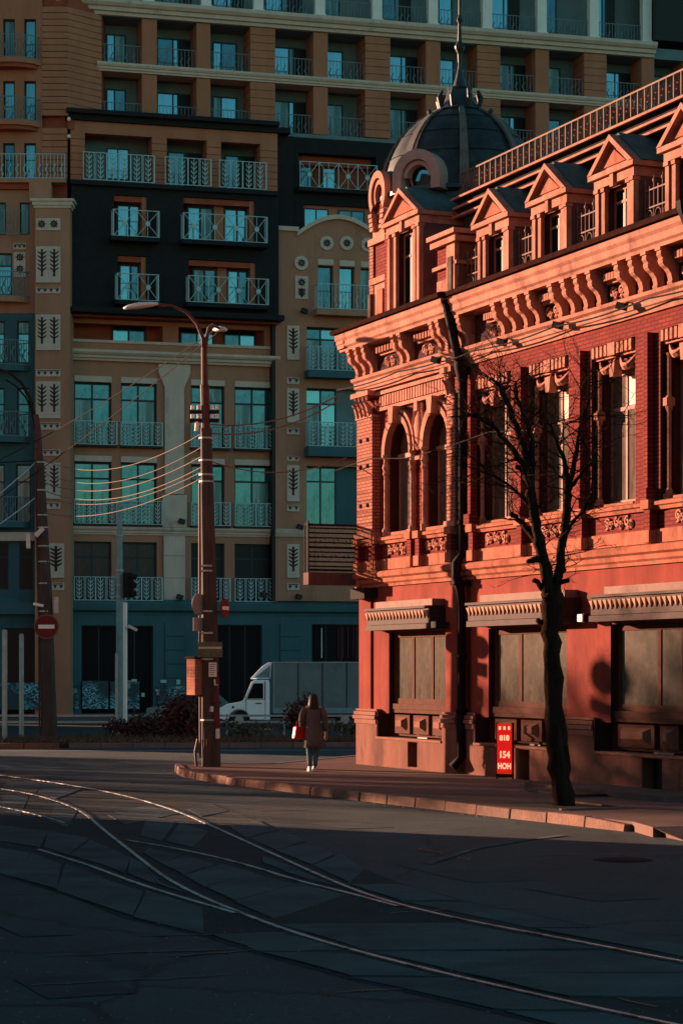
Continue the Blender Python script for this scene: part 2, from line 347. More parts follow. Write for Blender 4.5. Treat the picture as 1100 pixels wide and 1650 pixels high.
def cap(x0, x1, yf):
    for k, (z0, z1, d) in enumerate([(.95, 1.06, .03), (1.06, 1.15, .07), (1.15, 1.24, .045), (1.24, 1.30, .0)]):
        MB().box(x0-d*.5, x1+d*.5, yf-d, yf+.2, z0+.001, z1-.012).obj('plinth_cap', M['capstone'], red)
cap(.36, 1.54, LB-.12); cap(5.02, 5.72, LB-.12); cap(6.0, 6.54, -.10); cap(10.42, 11.58, -.10); cap(16.3, END, -.10)
# shop windows with their panelled stall risers
def shopfront(x0, x1, y, cuts, gl):
    MB().box(x0-.43, x1+.03, y-.15, y+.2, .622, .67).obj('sill', M['capstone'], red)
    window(red, x0, x1, 1.42, 3.02, y+.14, cuts, None, M['wframe'], gl, .12, 'shop_window')
    MB().box(x0+.02, x1, y+.06, y+.3, 1.30, 1.42).obj('window_sill', M['wframe'], red); MB().box(x0, x1, y+.08, y+.3, 1.22, 1.30).obj('window_sill', M['wframe'], red)
    MB().box(x0, x1, y+.2, y+.34, .7, 1.22).obj('stall_riser', M['wframe'], red)
    xs = [x0] + [x0+(x1-x0)*c for c in cuts] + [x1]
    for a, b in zip(xs[:-1], xs[1:]):
        MB().box(a+.1, b-.1, y+.1, y+.21, .76, 1.2).obj('riser_frame', M['wframe'], red)
        w = b-a-.5; cx = (a+b)/2
        m = MB(); m.add([(cx-w/2,y+.1,.82),(cx+w/2,y+.1,.82),(cx+w/2,y+.1,1.12),(cx-w/2,y+.1,1.12),(cx-w/2+.1,y+.0,.92),(cx+w/2-.1,y+.0,.92),(cx+w/2-.1,y+.0,1.05),(cx-w/2+.1,y+.0,1.05)],
                        [(0,1,5,4),(1,2,6,5),(2,3,7,6),(3,0,4,7),(4,5,6,7)]); m.obj('raised_panel', M['capstone'], red)
shopfront(1.98, 4.96, LB, [1/3, 2/3], M['blind']); shopfront(7.0, 10.35, 0, [.345, .67], M['blind']); shopfront(12.05, 16.2, 0, [.36, .56, .84], M['blind'])
# canopies
def canopy(x0, x1, yw, z0=3.06, z1=3.50, d=.5):
    c = MB(); c.box(x0, x1, yw-d, yw, z0+.12, z1); c.box(x0-.02, x1+.02, yw-d-.03, yw, z0, z0+.11)
    c.box(x0-.03, x1+.03, yw-d-.06, yw, z1+.001, z1+.05)
    o = c.obj('canopy', M['awn'], red)
    MB().box(x0+.25, x1-.12, yw-.28, yw, z1+.052, z1+.20).obj('canopy_flashing', M['awntop'], o)
    n = int((x1-x0)/.17); me = MB().add([(-.06,0,.12),(.06,0,.12),(0,0,-.05),(-.06,-.07,.12),(.06,-.07,.12),(0,-.02,-.05)], [(0,2,1),(3,4,5),(0,1,4,3),(0,3,5,2),(1,2,5,4)]).mesh('tooth', M['creamtooth'])
    for i in range(n): inst('tooth', me, o, (x0+.1+(x1-x0-.2)*i/(n-1), yw-d, (z0+z1)/2+.05))
M['creamtooth'] = pmat('cream canopy teeth', (.42, .235, .165), .8, .1, 3, 0, spec=.05)
canopy(1.6, 4.98, LB, d=.38); canopy(6.9, 10.9, 0, d=.42); canopy(12.05, 16.4, 0, d=.42)
# wall lamps and camera
for k, (x, yw, z) in enumerate([(5.15, LB-.05, 3.05), (11.5, 0, 3.06)]):
    f = MB().box(x-.09, x+.12, yw-.32, yw-.1, z, z+.17).obj('wall_light', M['iron'], red)
    MB().box(x-.08, x+.1, yw-.355, yw-.322, z+.02, z+.15).obj('diffuser', M['creamletter'], f)
    MB().box(x, x+.04, yw-.1, yw, z+.08, z+.12).obj('arm', M['iron'], f)
# string course between the storeys
sc = [(0, 4.06), (-.06, 4.06), (-.07, 4.12), (-.12, 4.16), (-.13, 4.24), (-.2, 4.28), (-.22, 4.36), (-.18, 4.40), (0, 4.44)]
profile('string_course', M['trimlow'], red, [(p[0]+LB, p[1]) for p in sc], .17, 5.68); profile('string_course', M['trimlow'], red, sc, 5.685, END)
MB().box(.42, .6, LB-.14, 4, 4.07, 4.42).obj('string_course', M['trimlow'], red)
# balcony round the corner
bal = MB().box(.28, .6, -1.42, .3, 4.14, 4.42).obj('balcony_slab', M['trimshade'], red)
SX_ = .66
rl = MB()
for k in range(24):
    y = -1.3+k*.127; rl.box(-.16, -.13, y, y+.03, 4.45, 5.55)
    rl.tube([(-.145+0*x, y+.06+x, z) for x, _, z in spiral(0, 4.8+.35*(k % 2), .055, 1, k, 1, 8)], .014, 4)
for z in (4.46, 4.98, 5.5): rl.box(-.17, -.12, -1.33, 1.66, z, z+.05)
rl.box(-.36, -.12, -1.34, -1.29, 5.52, 5.56); rl.box(-.36, -.33, -1.34, -1.29, 4.45, 5.56); rl.box(-.19, -.11, -1.36, -1.28, 4.42, 5.62)
for k in range(9):
    z = 4.55+k*.11; rl.box(-.15, -.14, -1.3, 1.6, z, z+.035)
rl.v = [(v[0]+.64, -1.38+(v[1]+1.3)*.42, v[2]) for v in rl.v]; rl.obj('balcony_railing', M['iron'], red)
MB().box(.55, 1.35, LB-.34, LB, 3.80, 4.05).obj('balcony_shadow', M['iron'], red)  # dark box standing in for the balcony slab's shadow on the wall
# upper base zone, pedestals, ornament panels
def upbase(x0, x1, y, cents, wdt, peds):
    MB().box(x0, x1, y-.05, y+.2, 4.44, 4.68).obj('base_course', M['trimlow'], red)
    wall('dado', M['redwall'], red, x0, x1, 4.68, 5.02, y, (), .1)
    profile('sill_course', M['trimlow'], red, [(y, 5.02), (y-.08, 5.02), (y-.1, 5.08), (y-.15, 5.10), (y-.15, 5.16), (y, 5.2)], x0, x1)
    for p in peds:
        MB().box(p-.13, p+.13, y-.2, y+.1, 4.442, 4.66).obj('pedestal', M['trimlow'], red); MB().box(p-.10, p+.10, y-.17, y+.1, 4.66, 5.04).obj('pedestal', M['redwall'], red)
        MB().box(p-.14, p+.14, y-.22, y+.1, 5.04, 5.2).obj('pedestal', M['trimlow'], red)
    for c in cents: inst('ornament', ORN, red, (c, y-.02, 4.85))
ORN = scroll_mesh(1.1, .34, M['trim'], 'ornament', 3, 3)
upbase(.36, 5.62, LB, [2.45, 4.5], 1.1, [.5, 1.5, 3.42, 3.85, 5.45]); upbase(5.622, END, 0, WIN, 1.1, [6.5, 8.68, 11.15, 13.63, 16.15])
# upper wall, main range
ops = [(c-1.08, c+.55, 5.2, 8.22) for c in WIN]
wall('upper_wall', M['redwall'], red, 5.6, END, 5.2, 8.55, 0, ops, .2, jamb=M['shadebrown'])
SW = MB().prism([(0, 0), (1, 0), (1, 1), (0, 1)], 0, 1, 'y')
for wi, c in enumerate(WIN):
    a, b = c-1.08, c+.55; wa, wb_ = c-.96, c+.24
    wall('window_surround', M['redwall'], red, a, b, 5.2, 8.22, .2, [(wa, wb_, 5.24, 7.72)], .22, jamb=M['shadebrown'])
    col = MB(); col.lathe([(.07, 5.2), (.07, 5.35), (.045, 5.4), (.045, 6.75), (.06, 6.8), (.085, 6.9), (.085, 7.0), (.045, 7.05), (.045, 7.75), (.06, 7.8)], wa-.02, .12, 8); col.box(wa-.10, wa+.06, .04, .2, 5.2, 5.3); col.box(wa-.09, wa+.05, .03, .2, 6.86, 7.0)
    col.obj('colonnette', M['trim'], red, smooth=False)
    col = MB(); col.lathe([(.05, 5.2), (.035, 5.3), (.035, 6.9), (.06, 6.95), (.035, 7.02), (.035, 7.7)], wb_+.1, .16, 8); col.obj('colonnette', M['trim'], red)
    n_ = 10; st = (b-a-.1)/n_
    for i in range(n_):
        if i in (4, 5): continue
        MB().box(a+.06+i*st, a+.06+i*st+.085, -.03, .2, 8.0, 8.2).obj('dentil', M['trim'], red)
    cm = (a+b)/2; MB().box(cm-.13, cm+.13, -.05, .2, 7.98, 8.21).obj('dentil_block', M['trim'], red)
    MB().box(a+.02, b-.02, .06, .2, 7.955, 7.995).obj('dentil_shelf', M['trim'], red)
    for sx in (-1, 1):
        pts = [(cm+sx*(.08+.6*t), .12-.06*sin(pi*t), 7.94-.2*sin(pi*t)) for t in [i/8 for i in range(9)]]
        MB().tube(pts, [.02, .04, .055, .07, .08, .07, .055, .04, .02], 6).obj('swag', M['trim'], red)
    mc = (wa+wb_)/2
    MB().prism([(mc-.07, 7.6), (mc+.07, 7.6), (mc+.11, 7.9), (mc-.11, 7.9)], .02, .2, 'y').obj('keystone', M['trim'], red)
    MB().box(wa, wb_, .14, .2, 7.725, 7.79).obj('lintel', M['trim'], red)
    lit = [M['curtain'], M['curtain']]
    w_ = window(red, wa, wb_, 5.26, 7.72, .34, [.5], .72, M['uframe'], None, .07, 'upper_window', lit)
    MB().box(wa-.02, wb_+.04, .1, .41, 5.19, 5.26).obj('sill', M['trimlow'], red)
    # curtains at the lit side of each casement
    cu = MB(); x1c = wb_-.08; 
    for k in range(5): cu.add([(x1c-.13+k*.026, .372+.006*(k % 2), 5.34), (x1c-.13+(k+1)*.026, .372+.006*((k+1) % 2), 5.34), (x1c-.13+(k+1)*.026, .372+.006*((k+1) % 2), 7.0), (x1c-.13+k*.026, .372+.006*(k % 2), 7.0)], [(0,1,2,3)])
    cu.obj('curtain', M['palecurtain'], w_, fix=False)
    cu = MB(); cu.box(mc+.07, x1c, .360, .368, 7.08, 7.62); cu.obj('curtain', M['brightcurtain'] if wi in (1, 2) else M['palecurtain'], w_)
# pier strips with blocks at the foot
for p in [6.45, 8.72, 11.15, 13.63, 16.15]:
    MB().box(p-.17, p-.04, -.13, .02, 5.42, 8.2).obj('pier_strip', M['redwall'], red); MB().box(p-.22, p+.04, -.2, .02, 5.2, 5.42).obj('strip_foot', M['redwall'], red)
# second balcony at the right edge
rb = MB()
for k in range(11): x = 15.5+k*.14; rb.tube([(x, -.52, 5.0), (x, -.52, 5.75)], .012, 4)
for z in (5.0, 5.55, 5.75): rb.box(15.48, 17.2, -.54, -.50, z, z+.03)
rb.box(15.48, 15.52, -.54, 0, 5.72, 5.75); rb.box(15.48, 15.52, -.54, 0, 5.0, 5.03); rb.box(15.47, 15.51, -.545, -.505, 4.5, 5.75)
rb.obj('balcony_railing', M['iron'], red)
# upper wall, left bay, with two arched windows
def arch_wall(x0, x1, z0, z1, y, arcs, depth, mt, zs, rise):
    m = MB(); xs = [x0]; jm = MB()
    N = 14
    for a, b in arcs:
        m.add([(xs[-1],y,z0),(a,y,z0),(a,y,z1),(xs[-1],y,z1)], [(0,1,2,3)]); xs.append(b)
        pts = [((a+b)/2-(b-a)/2*cos(pi*i/N), zs+rise*sin(pi*i/N)) for i in range(N+1)]
        for p, q in zip(pts[:-1], pts[1:]):
            m.add([(p[0],y,p[1]),(q[0],y,q[1]),(q[0],y,z1),(p[0],y,z1)], [(0,1,2,3)])
            jm.add([(p[0],y+.002,p[1]),(q[0],y+.002,q[1]),(q[0],y+depth,q[1]),(p[0],y+depth,p[1])], [(0,3,2,1)])
        for x, o in ((a, (0,1,2,3)), (b, (3,2,1,0))): jm.add([(x,y+.002,z0),(x,y+depth,z0),(x,y+depth,zs),(x,y+.002,zs)], [o])
        jm.add([(a,y+.002,z0),(b,y+.002,z0),(b,y+depth,z0),(a,y+depth,z0)], [(0,1,2,3)])
    jm.obj('window_jamb', M['shadebrown'], red, fix=False)
    m.add([(xs[-1],y,z0),(x1,y,z0),(x1,y,z1),(xs[-1],y,z1)], [(0,1,2,3)])
    return m.obj('upper_wall', mt, red, fix=False)
arcs = [(1.86, 3.12), (3.92, 5.12)]
arch_wall(.37, 5.6, 5.2, 8.55, LB+.10, arcs, .27, M['redwall'], 7.0, .72)
MB().box(5.585, 5.6, LB, .1, 1.2, 9.5).obj('return_wall', M['redwall'], red)
for x0, x1 in ((.37, 1.25), (5.2, 5.62)):
    MB().box(x0, x1, LB-.10, LB+.12, 5.28, 7.95).obj('pilaster', M['corner'], red); MB().box(x0-.05, x1+.05, LB-.15, LB+.12, 5.2, 5.32).obj('pilaster_base', M['trim'], red)
    MB().box(x0-.03, x1+.03, LB-.13, LB+.12, 7.95, 8.0).obj('capital', M['trim'], red)
    m = MB(); n = max(2, int((x1-x0)/.22))
    for i in range(n):
        cx = x0+(x1-x0)*(i+.5)/n
        m.tube([(cx, LB-.10, 8.0), (cx, LB-.16, 8.2), (cx-.03, LB-.24, 8.3)], [.07, .06, .03], 6); m.tube([(cx-x*.6, LB-.18, z) for x, _, z in spiral(0, 8.38, .09, 1, 0)], .022, 5)
    m.obj('capital', M['trim'], red); MB().box(x0-.06, x1+.06, LB-.24, LB+.12, 8.44, 8.55).obj('capital', M['trim'], red)
for px_ in [.6, 1.0]:
    for z in (5.95, 6.85, 7.45): MB().lathe([(.0, 0), (.05, 0), (.05, .03), (0, .05)], 0, 0, 8).obj('rivet', M['iron'], red).matrix_local = Matrix.Translation((px_, LB-.10, z)) @ Matrix.Rotation(pi/2, 4, 'X')
for a, b in arcs:
    c = (a+b)/2; r = (b-a)/2
    for k, (dr, w, yy) in enumerate([(.03, .10, -.06), (.20, .06, -.03)]):
        m = MB(); N = 16; o = []
        for i in range(N+1):
            q = pi*i/N; o.append(((c-(r+dr)*cos(q), 7.0+(.72+dr)*sin(q)), (c-(r+dr+w)*cos(q), 7.0+(.72+dr+w*1.25)*sin(q))))
        for p, q in zip(o[:-1], o[1:]):
            (x1_, z1_), (x2_, z2_) = p; (x3_, z3_), (x4_, z4_) = q; y0_ = LB+yy; y1_ = LB+.12
            m.add([(x1_,y0_,z1_),(x2_,y0_,z2_),(x4_,y0_,z4_),(x3_,y0_,z3_),(x1_,y1_,z1_),(x2_,y1_,z2_),(x4_,y1_,z4_),(x3_,y1_,z3_)], [(0,1,2,3),(0,3,7,4),(1,5,6,2)])
        m.obj('arch_moulding', M['trim'], red)
    MB().prism([(c-.09, 7.68), (c+.09, 7.68), (c+.14, 8.05), (c-.14, 8.05)], LB-.2, LB+.12, 'y').obj('keystone', M['trim'], red)
    for sx in (a-.09, b+.09):
        m = MB(); m.lathe([(.1, 5.2), (.1, 5.34), (.06, 5.4), (.06, 6.55), (.09, 6.6), (.07, 6.66), (.1, 6.74), (.07, 6.84), (.06, 6.92), (.11, 6.98), (.11, 7.03)], sx, LB+.03, 10); m.obj('colonnette', M['trim'], red)
    window(red, a, b, 5.26, 7.0, LB+.30, [.5], None, M['uframe'], None, .07, 'arched_window', [M['curtain'], M['curtain']])
    m = MB(); N = 10
    for i in range(N):
        q, w_ = pi*i/N, pi*(i+1)/N; p1 = (c-r*cos(q), 7.0+.72*sin(q)); p2 = (c-r*cos(w_), 7.0+.72*sin(w_))
        m.add([(c, LB+.33, 7.0), (p1[0], LB+.33, p1[1]), (p2[0], LB+.33, p2[1])], [(0, 1, 2)])
    m.obj('fanlight', M['curtain'], red)
    MB().box(a, b, LB+.26, LB+.32, 6.94, 7.04).obj('transom', M['uframe'], red)
    MB().box(a-.05, b+.05, LB+.0, LB+.34, 5.19, 5.27).obj('sill', M['trimlow'], red)
# cartouche between the arches and fluted frieze above
m = MB(); m.loft([(3.52, 0, 7.1, .04, .04), (3.52, 0, 7.2, .14, .08), (3.52, 0, 7.5, .2, .1), (3.52, 0, 7.7, .14, .08), (3.52, 0, 7.78, .04, .04)], 10)
o = m.obj('cartouche', M['trim'], red, smooth=True); o.location = (0, LB+.04, .02)
for sg in (-1, 1): MB().tube([(3.52+sg*x, LB+.02, z) for x, z in [(.0, 7.02), (.16, 7.12), (.27, 7.35), (.27, 7.6), (.18, 7.85), (.2, 8.0)]], .045, 6).obj('cartouche', M['trim'], red)
MB().box(3.44, 3.6, LB-.06, LB+.12, 7.85, 8.06).obj('keystone', M['trim'], red); MB().box(3.4, 3.64, LB-.02, LB+.12, 6.78, 6.86).obj('cartouche', M['trim'], red)
MB().box(1.3, 5.1, LB-.0, LB+.12, 8.06, 8.14).obj('frieze_shelf', M['trim'], red)
for i in range(26): MB().box(1.42+i*.142, 1.51+i*.142, LB+.0, LB+.12, 8.16, 8.40).obj('flute', M['trim'], red)
MB().box(1.25, 5.15, LB-.04, LB+.12, 8.42, 8.5).obj('frieze_shelf', M['trim'], red)
# architrave
ar = [(.1, 8.55), (-.06, 8.55), (-.08, 8.66), (-.12, 8.68), (-.13, 8.80), (-.2, 8.84), (-.22, 8.90), (.1, 8.93)]
profile('architrave', M['trim'], red, [(p[0]+LB, p[1]) for p in ar], .25, 5.7); profile('architrave', M['trim'], red, ar, 5.705, END)
# frieze, consoles, panels
MB().box(.38, 5.62, LB-.02, .3, 8.93, 9.5).obj('frieze', M['shadebrown'], red); MB().box(5.625, END, .0, .3, 8.93, 9.5).obj('frieze', M['shadebrown'], red)  # shade between the brackets painted as the frieze colour
con = [(0, 9.50), (-.37, 9.50), (-.38, 9.42), (-.33, 9.36), (-.34, 9.28), (-.30, 9.23), (-.23, 9.19), (-.17, 9.11), (-.145, 9.02), (-.145, 8.94), (-.10, 8.88), (-.05, 8.80), (0, 8.78)]
m = MB().prism(con, -.07, .07, 'x'); m.box(-.09, .09, -.40, 0, 9.501, 9.56); m.tube([(-.08, -.29, 9.33), (.08, -.29, 9.33)], .06, 8); m.tube([(-.08, -.11, 8.96), (.08, -.11, 8.96)], .05, 8)
CON = m.mesh('bracket', M['trim'])
ROS = scroll_mesh(.62, .42, M['trim'], 'ornament', 2, 9)
def frieze_panel(c, y, w=.9):
    MB().box(c-w/2, c+w/2, y-.10, y, 9.28, 9.33).obj('panel_shelf', M['trim'], red)
    DN = MB().box(-.04, .04, -.2, 0, 0, .13).mesh('dentil', M['trim'])
    for i in range(6): inst('dentil', DN, red, (c-w/2+.08+i*(w-.16)/5, y, 9.33))
    inst('ornament', ROS, red, (c, y-.03, 9.09))
for x in (.48, .90, 1.32, 2.98, 3.34, 4.98, 5.3): inst('bracket', CON, red, (x, LB, 0))
frieze_panel(2.12, LB, .95); frieze_panel(4.15, LB, .9)
for x in (5.95, 6.3): inst('bracket', CON, red, (x, 0, 0))
for c in WIN:
    frieze_panel(c, 0, .66)
    for d in (.49, .99, 1.49, 1.99): inst('bracket', CON, red, (c+d, 0, 0))
# corona with gutter
co = [(.3, 9.56), (-.37, 9.56), (-.38, 9.62), (-.43, 9.66), (-.44, 9.78), (-.49, 9.84), (-.50, 9.92), (-.50, 9.95), (.3, 10.05)]
def shifted(pts, d): return [(a+d, b) for a, b in pts]
profile('cornice', M['trim'], red, shifted(co, LB), -.02, 5.75); profile('cornice', M['trim'], red, co, 5.755, END)
for k in range(3): MB().box(.02-.04*k, .4, LB-.44-.02*k, 5, 9.62+.1*k, 9.62+.1*k+.08).obj('cornice_return', M['trim'], red)
# side cornice brackets around the corner
for y in (.3, .8, 1.3): inst('bracket', CON, red, (.37, y, 0), -pi/2)
g = [(-.50, 9.96), (-.58, 9.955), (-.60, 10.04), (-.54, 10.07), (.28, 10.16), (.28, 10.08)]
profile('roof_edge', M['gutter'], red, shifted(g, LB), -.10, 5.78); profile('roof_edge', M['gutter'], red, g, 5.785, END)
# drain pipe with hopper, its width and dark colour taking in the pole's shadow
dp = MB(); dp.tube([(5.98, -.5, 9.9), (6.02, -.36, 9.3), (6.06, -.22, 8.6), (6.06, -.14, 8.2), (6.06, -.14, 4.62), (6.08, -.30, 4.4), (6.08, -.30, 4.1), (6.06, -.2, 3.85), (6.06, -.16, 3.5), (6.06, -.17, .35), (6.04, -.36, .14)], .095, 10)
dp.lathe([(.08, 8.2), (.16, 8.5), (.16, 8.62)], 6.06, -.16, 10)
for zz in (5.2, 7.0, 1.25, 2.4): dp.lathe([(.096, zz), (.12, zz+.02), (.12, zz+.10), (.096, zz+.12)], 6.06, -.14 if zz > 4 else -.165, 10)
dp.box(5.92, 6.2, -.36, -.0, 3.95, 4.03); dp.obj('drain_pipe', M['pipe'], red, smooth=True)
p2_ = MB(); p2_.tube([(15.85, -.62, 9.9), (15.85, -.6, 9.55), (15.85, -.25, 9.0)], .075, 8); p2_.lathe([(.08, 9.6), (.2, 9.9), (.22, 10.05), (.2, 10.05), (.15, 9.98)], 15.85, -.66, 10); p2_.obj('rain_hopper', M['pipe'], red)
for k in range(4): pass
# flood lamps on the architrave
for x, y in ((5.1, LB), (8.2, 0), (10.55, 0), (12.98, 0)):
    f = MB().obox((x, y-.30, 8.74), (.17, .15, .13), .5, .3); f.tube([(x, y-.28, 8.75), (x, y-.1, 8.86)], .02, 5); f.obj('flood_lamp', M['iron'], red)
# mansard roof and top cornice
MB().prism([(.15, 9.95), (.75, 12.0), (.75, 9.95)], 5.2, END, 'x').obj('mansard_roof', M['roofmetal'], red)
for k in range(27):
    x = 5.4+k*.5; MB().tube([(x, .14, 9.97), (x, .73, 11.98)], .02, 4).obj('roof_seam', M['roofmetal'], red)
MB().box(4.4, END, .7, 9, 9.8, 12.0).obj('attic', M['roofmetal'], red)
tc_ = [(.7, 12.0), (.60, 12.0), (.58, 12.07), (.66, 12.10), (.66, 12.18), (.56, 12.2), (.54, 12.27), (.64, 12.3), (.64, 12.36), (.52, 12.39), (.5, 12.47), (2.0, 12.52), (2.0, 12.0)]
profile('ridge_cornice', M['atticroof'], red, tc_, 4.2, END)
for z in (12.0, 12.19, 12.385): MB().box(4.21, END, .46 if z > 12.3 else .50, .60, z+.01, z+.055).obj('ridge_moulding', M['trim'], red)
# ridge railing (fine lattice)
RR = empty('ridge_railing', (0, 0, 0), parent=red)
m = MB(); y = .98; x0, x1 = 3.3, END-1; z0, z1 = 12.46, 13.16
for z, t in ((z0, .03), (z0+.2, .022), (z1-.03, .035)): m.box(x0, x1, y-.015, y+.015, z, z+t)
m.obj('rail', M['railpaint'], RR)
m = MB(); st = .26; n = int((x1-x0)/st)
for i in range(n+1):
    x = x0+st*i; xc = x+st/2; m.box(x-.014, x+.014, y-.012, y+.012, z0, z1)
    m.tube([(x, y, z0+.22), (xc, y, z1-.04), (x+st, y, z0+.22)], .013, 4); m.tube([(x, y, z1-.04), (xc, y, z0+.22), (x+st, y, z1-.04)], .013, 4)
    for q in (x+st*.25, x+st*.75): m.tube([(q+.045*cos(a), y-.01, z0+.11+.07*sin(a)) for a in [j*pi/4 for j in range(9)]], .012, 4)
    m.tube([(xc+.05*cos(a), y-.012, z0+.44+.06*sin(a)) for a in [j*pi/4 for j in range(9)]], .014, 4)
tag(m.obj('lattice', M['railpaint'], RR), kind='stuff')
# dormers
def dormer(c, y0=-.1, w=1.66, zb=10.0, ze=11.36, za=11.98, deep=1.3, big=False):
    d = MB(); hw = w/2-.12
    d.prism([(c-hw, y0+.08), (c-hw+.02, y0+.08), (c-hw+.02, y0+deep-.03), (c+hw-.02, y0+deep-.03), (c+hw-.02, y0+.08), (c+hw, y0+.08), (c+hw, y0+deep), (c-hw, y0+deep)], zb, ze-.1, 'z')
    r = d.obj('dormer', M['trimshade'], red)
    ow = .40 if not big else .45
    wall('dormer_front', M['trim'], r, c-hw+.021, c+hw-.021, zb, ze-.28, y0+.08, [(c-ow, c+ow, zb+.12, ze-.3)], .28, jamb=M['shadebrown'])
    for s in (-1, 1):
        for q, dd in ((hw-.07, .0), (ow+.07, .035)):
            MB().box(c+s*q-.06, c+s*q+.06, y0-.03+dd, y0+.1, zb, ze-.34).obj('pilaster', M['trim'], r); MB().box(c+s*q-.08, c+s*q+.08, y0-.06+dd, y0+.1, ze-.34, ze-.27).obj('capital', M['trim'], r)
    MB().box(c-hw-.02, c+hw+.02, y0-.04, y0+deep, ze-.265, ze-.10).obj('entablature', M['trim'], r)
    MB().box(c-.06, c+.06, y0-.09, y0, ze-.33, ze-.08).obj('keystone', M['trim'], r)
    MB().box(c-w/2, c+w/2, y0-.12, y0+deep+.02, ze-.095, ze).obj('eave', M['trim'], r)
    MB().prism([(c-w/2+.08, ze+.002), (c+w/2-.08, ze+.002), (c, za-.06)], y0-.0, y0+.12, 'y').obj('tympanum', M['trim'], r)
    MB().prism([(c-w/2+.42, ze+.08), (c+w/2-.42, ze+.08), (c, za-.27)], y0-.03, y0+.0, 'y').obj('tympanum_panel', M['trimlow'], r)
    for s in (-1, 1):
        MB().prism([(c+s*w/2, ze+.002), (c+s*(w/2-.16), ze+.002), (c, za-.11), (c, za)], y0-.14, y0+.14, 'y').obj('raking_cornice', M['trim'], r)
        MB().prism([(c+s*(w/2+.04), ze+.004), (c+s*(w/2-.02), ze+.003), (c, za+.004), (c, za+.05)], y0+.05, y0+deep+.3, 'y').obj('roof', M['doser'], r)
    window(r, c-ow, c+ow, zb+.12, ze-.3, y0+.2, 2, .72, M['uframe'], None, .05, 'window', [M['darkglass'], M['curtain']], sub=False)
for c in WIN: dormer(c)
# parapet railings between the dormers
def parapet(x0, x1, y=.06, zb=10.12):
    m = MB()
    for z in (zb+.02, zb+.34, zb+.66): m.box(x0, x1, y-.012, y+.012, z, z+.026)
    n = max(2, round((x1-x0)/.3))
    for i in range(n+1):
        x = x0+(x1-x0)*i/n; m.tube([(x, y, zb), (x, y, zb+.82), (x, y, zb+.92)], [.013, .013, .004], 5); m.tube([(x, y, zb+.80), (x, y, zb+.85)], .026, 6)
        if i < n:
            xc = x+(x1-x0)/n/2; m.tube([(xc+.1*cos(a), y, zb+.19+.12*sin(a)) for a in [j*pi/5 for j in range(11)]], .014, 5); m.tube([(xc-.02, y, zb+.19), (xc+.03, y, zb+.24), (xc+.02, y, zb+.14)], .012, 4)
            m.box(xc-.01, xc+.01, y-.01, y+.01, zb+.34, zb+.74)
    m.obj('parapet_railing', M['railpaint'], red)
for a, b in zip([5.9]+[c+.8 for c in WIN[:-1]], [c-.8 for c in WIN]): parapet(a, b)
# the left bay sits a little further along the front than the wall behind it
for o in red.children:
    if o.name.split('.')[0] in ('core', 'side_wall', 'balcony_slab', 'balcony_railing', 'ridge_railing', 'drain_pipe'): continue
    if o.type == 'MESH' and max((o.matrix_basis @ Vector(c)).x for c in o.bound_box) < 5.82: o.location.x += .25
# ------------------------------------------------ corner tower
T = (2.0, 1.75)
MB().box(.62, 3.95, .25, 3.6, 9.9, 12.2).obj('tower_wall', M['trimshade'], red)
# left pier in stages
for x0, x1, yf, z0, z1, mt in [(1.12, 2.06, -.06, 10.0, 11.0, 'trim'), (1.08, 2.10, -.12, 11.0, 11.14, 'trim'), (1.16, 2.06, -.04, 11.14, 11.9, 'redwall'), (1.06, 2.16, -.14, 11.9, 12.05, 'trim'), (1.02, 1.24, -.08, 10.0, 11.9, 'corner'), (1.26, 1.9, -.1, 12.05, 12.2, 'trim')]:
    MB().box(x0+.001, x1-.001, yf, .4, z0+.001, z1-.001).obj('pier', M[mt], red)
MB().box(1.5, 1.8, -.1, -.0, 10.2, 10.85).obj('pier_panel', M['trimlow'], red); MB().box(1.06, 1.2, -.14, .1, 10.15, 10.8).obj('pier_panel', M['curtain'], red)
# horseshoe gable on the left pier
def horseshoe(c, zc, r, y0, dep, mt):
    m = MB(); N = 22; o = []
    for i in range(N+1):
        q = -.75+(pi+1.5)*i/N; o.append((cos(q), sin(q)))
    for (r1, r2, yy) in [(r, r-.14, y0), (r-.17, r-.26, y0+.05)]:
        for p, q in zip(o[:-1], o[1:]):
            a = [(c+p[0]*r1, zc+p[1]*r1*1.15), (c+p[0]*r2, zc+p[1]*r2*1.15), (c+q[0]*r2, zc+q[1]*r2*1.15), (c+q[0]*r1, zc+q[1]*r1*1.15)]
            m.add([(x, yy, z) for x, z in a]+[(x, yy+dep, z) for x, z in a], [(0,1,2,3),(0,3,7,4),(1,5,6,2),(4,7,6,5)])
    return m
horseshoe(1.66, 13.0, .46, -.18, .3, None).obj('horseshoe_gable', M['trim'], red)
m = MB(); m.prism([(1.70+.42*cos(q), 13.0+.5*sin(q)) for q in [j*pi/10 for j in range(20)]], .0, 1.1, 'y'); m.obj('gable_back', M['roofmetal'], red)
MB().box(1.42, 2.02, -.06, .4, 12.2, 12.8).obj('gable_wall', M['redwall'], red)
MB().prism([(1.66+.28*cos(q), 13.0+.34*sin(q)) for q in [j*pi/10 for j in range(20)]], -.04, -.001, 'y').obj('gable_panel', M['redwall'], red)
for k in range(4):
    for s in (-1, 1): MB().box(1.66+s*(.34-.03*k)-.09, 1.66+s*(.34-.03*k)+.09, -.2, .2, 12.52-.11*k, 12.60-.11*k).obj('step_moulding', M['trim'], red)
for s in (-1, 1): MB().box(1.66+s*.25-.06, 1.66+s*.25+.06, -.16, .2, 12.2, 12.3).obj('step_moulding', M['trim'], red)
# pedimented tower window
dormer(3.22, -.2, 1.96, 9.95, 12.18, 12.82, 1.35, True)
wall('stair_wall', M['redwall'], red, 2.15, 2.3, 9.95, 12.0, -.2, (), .1)
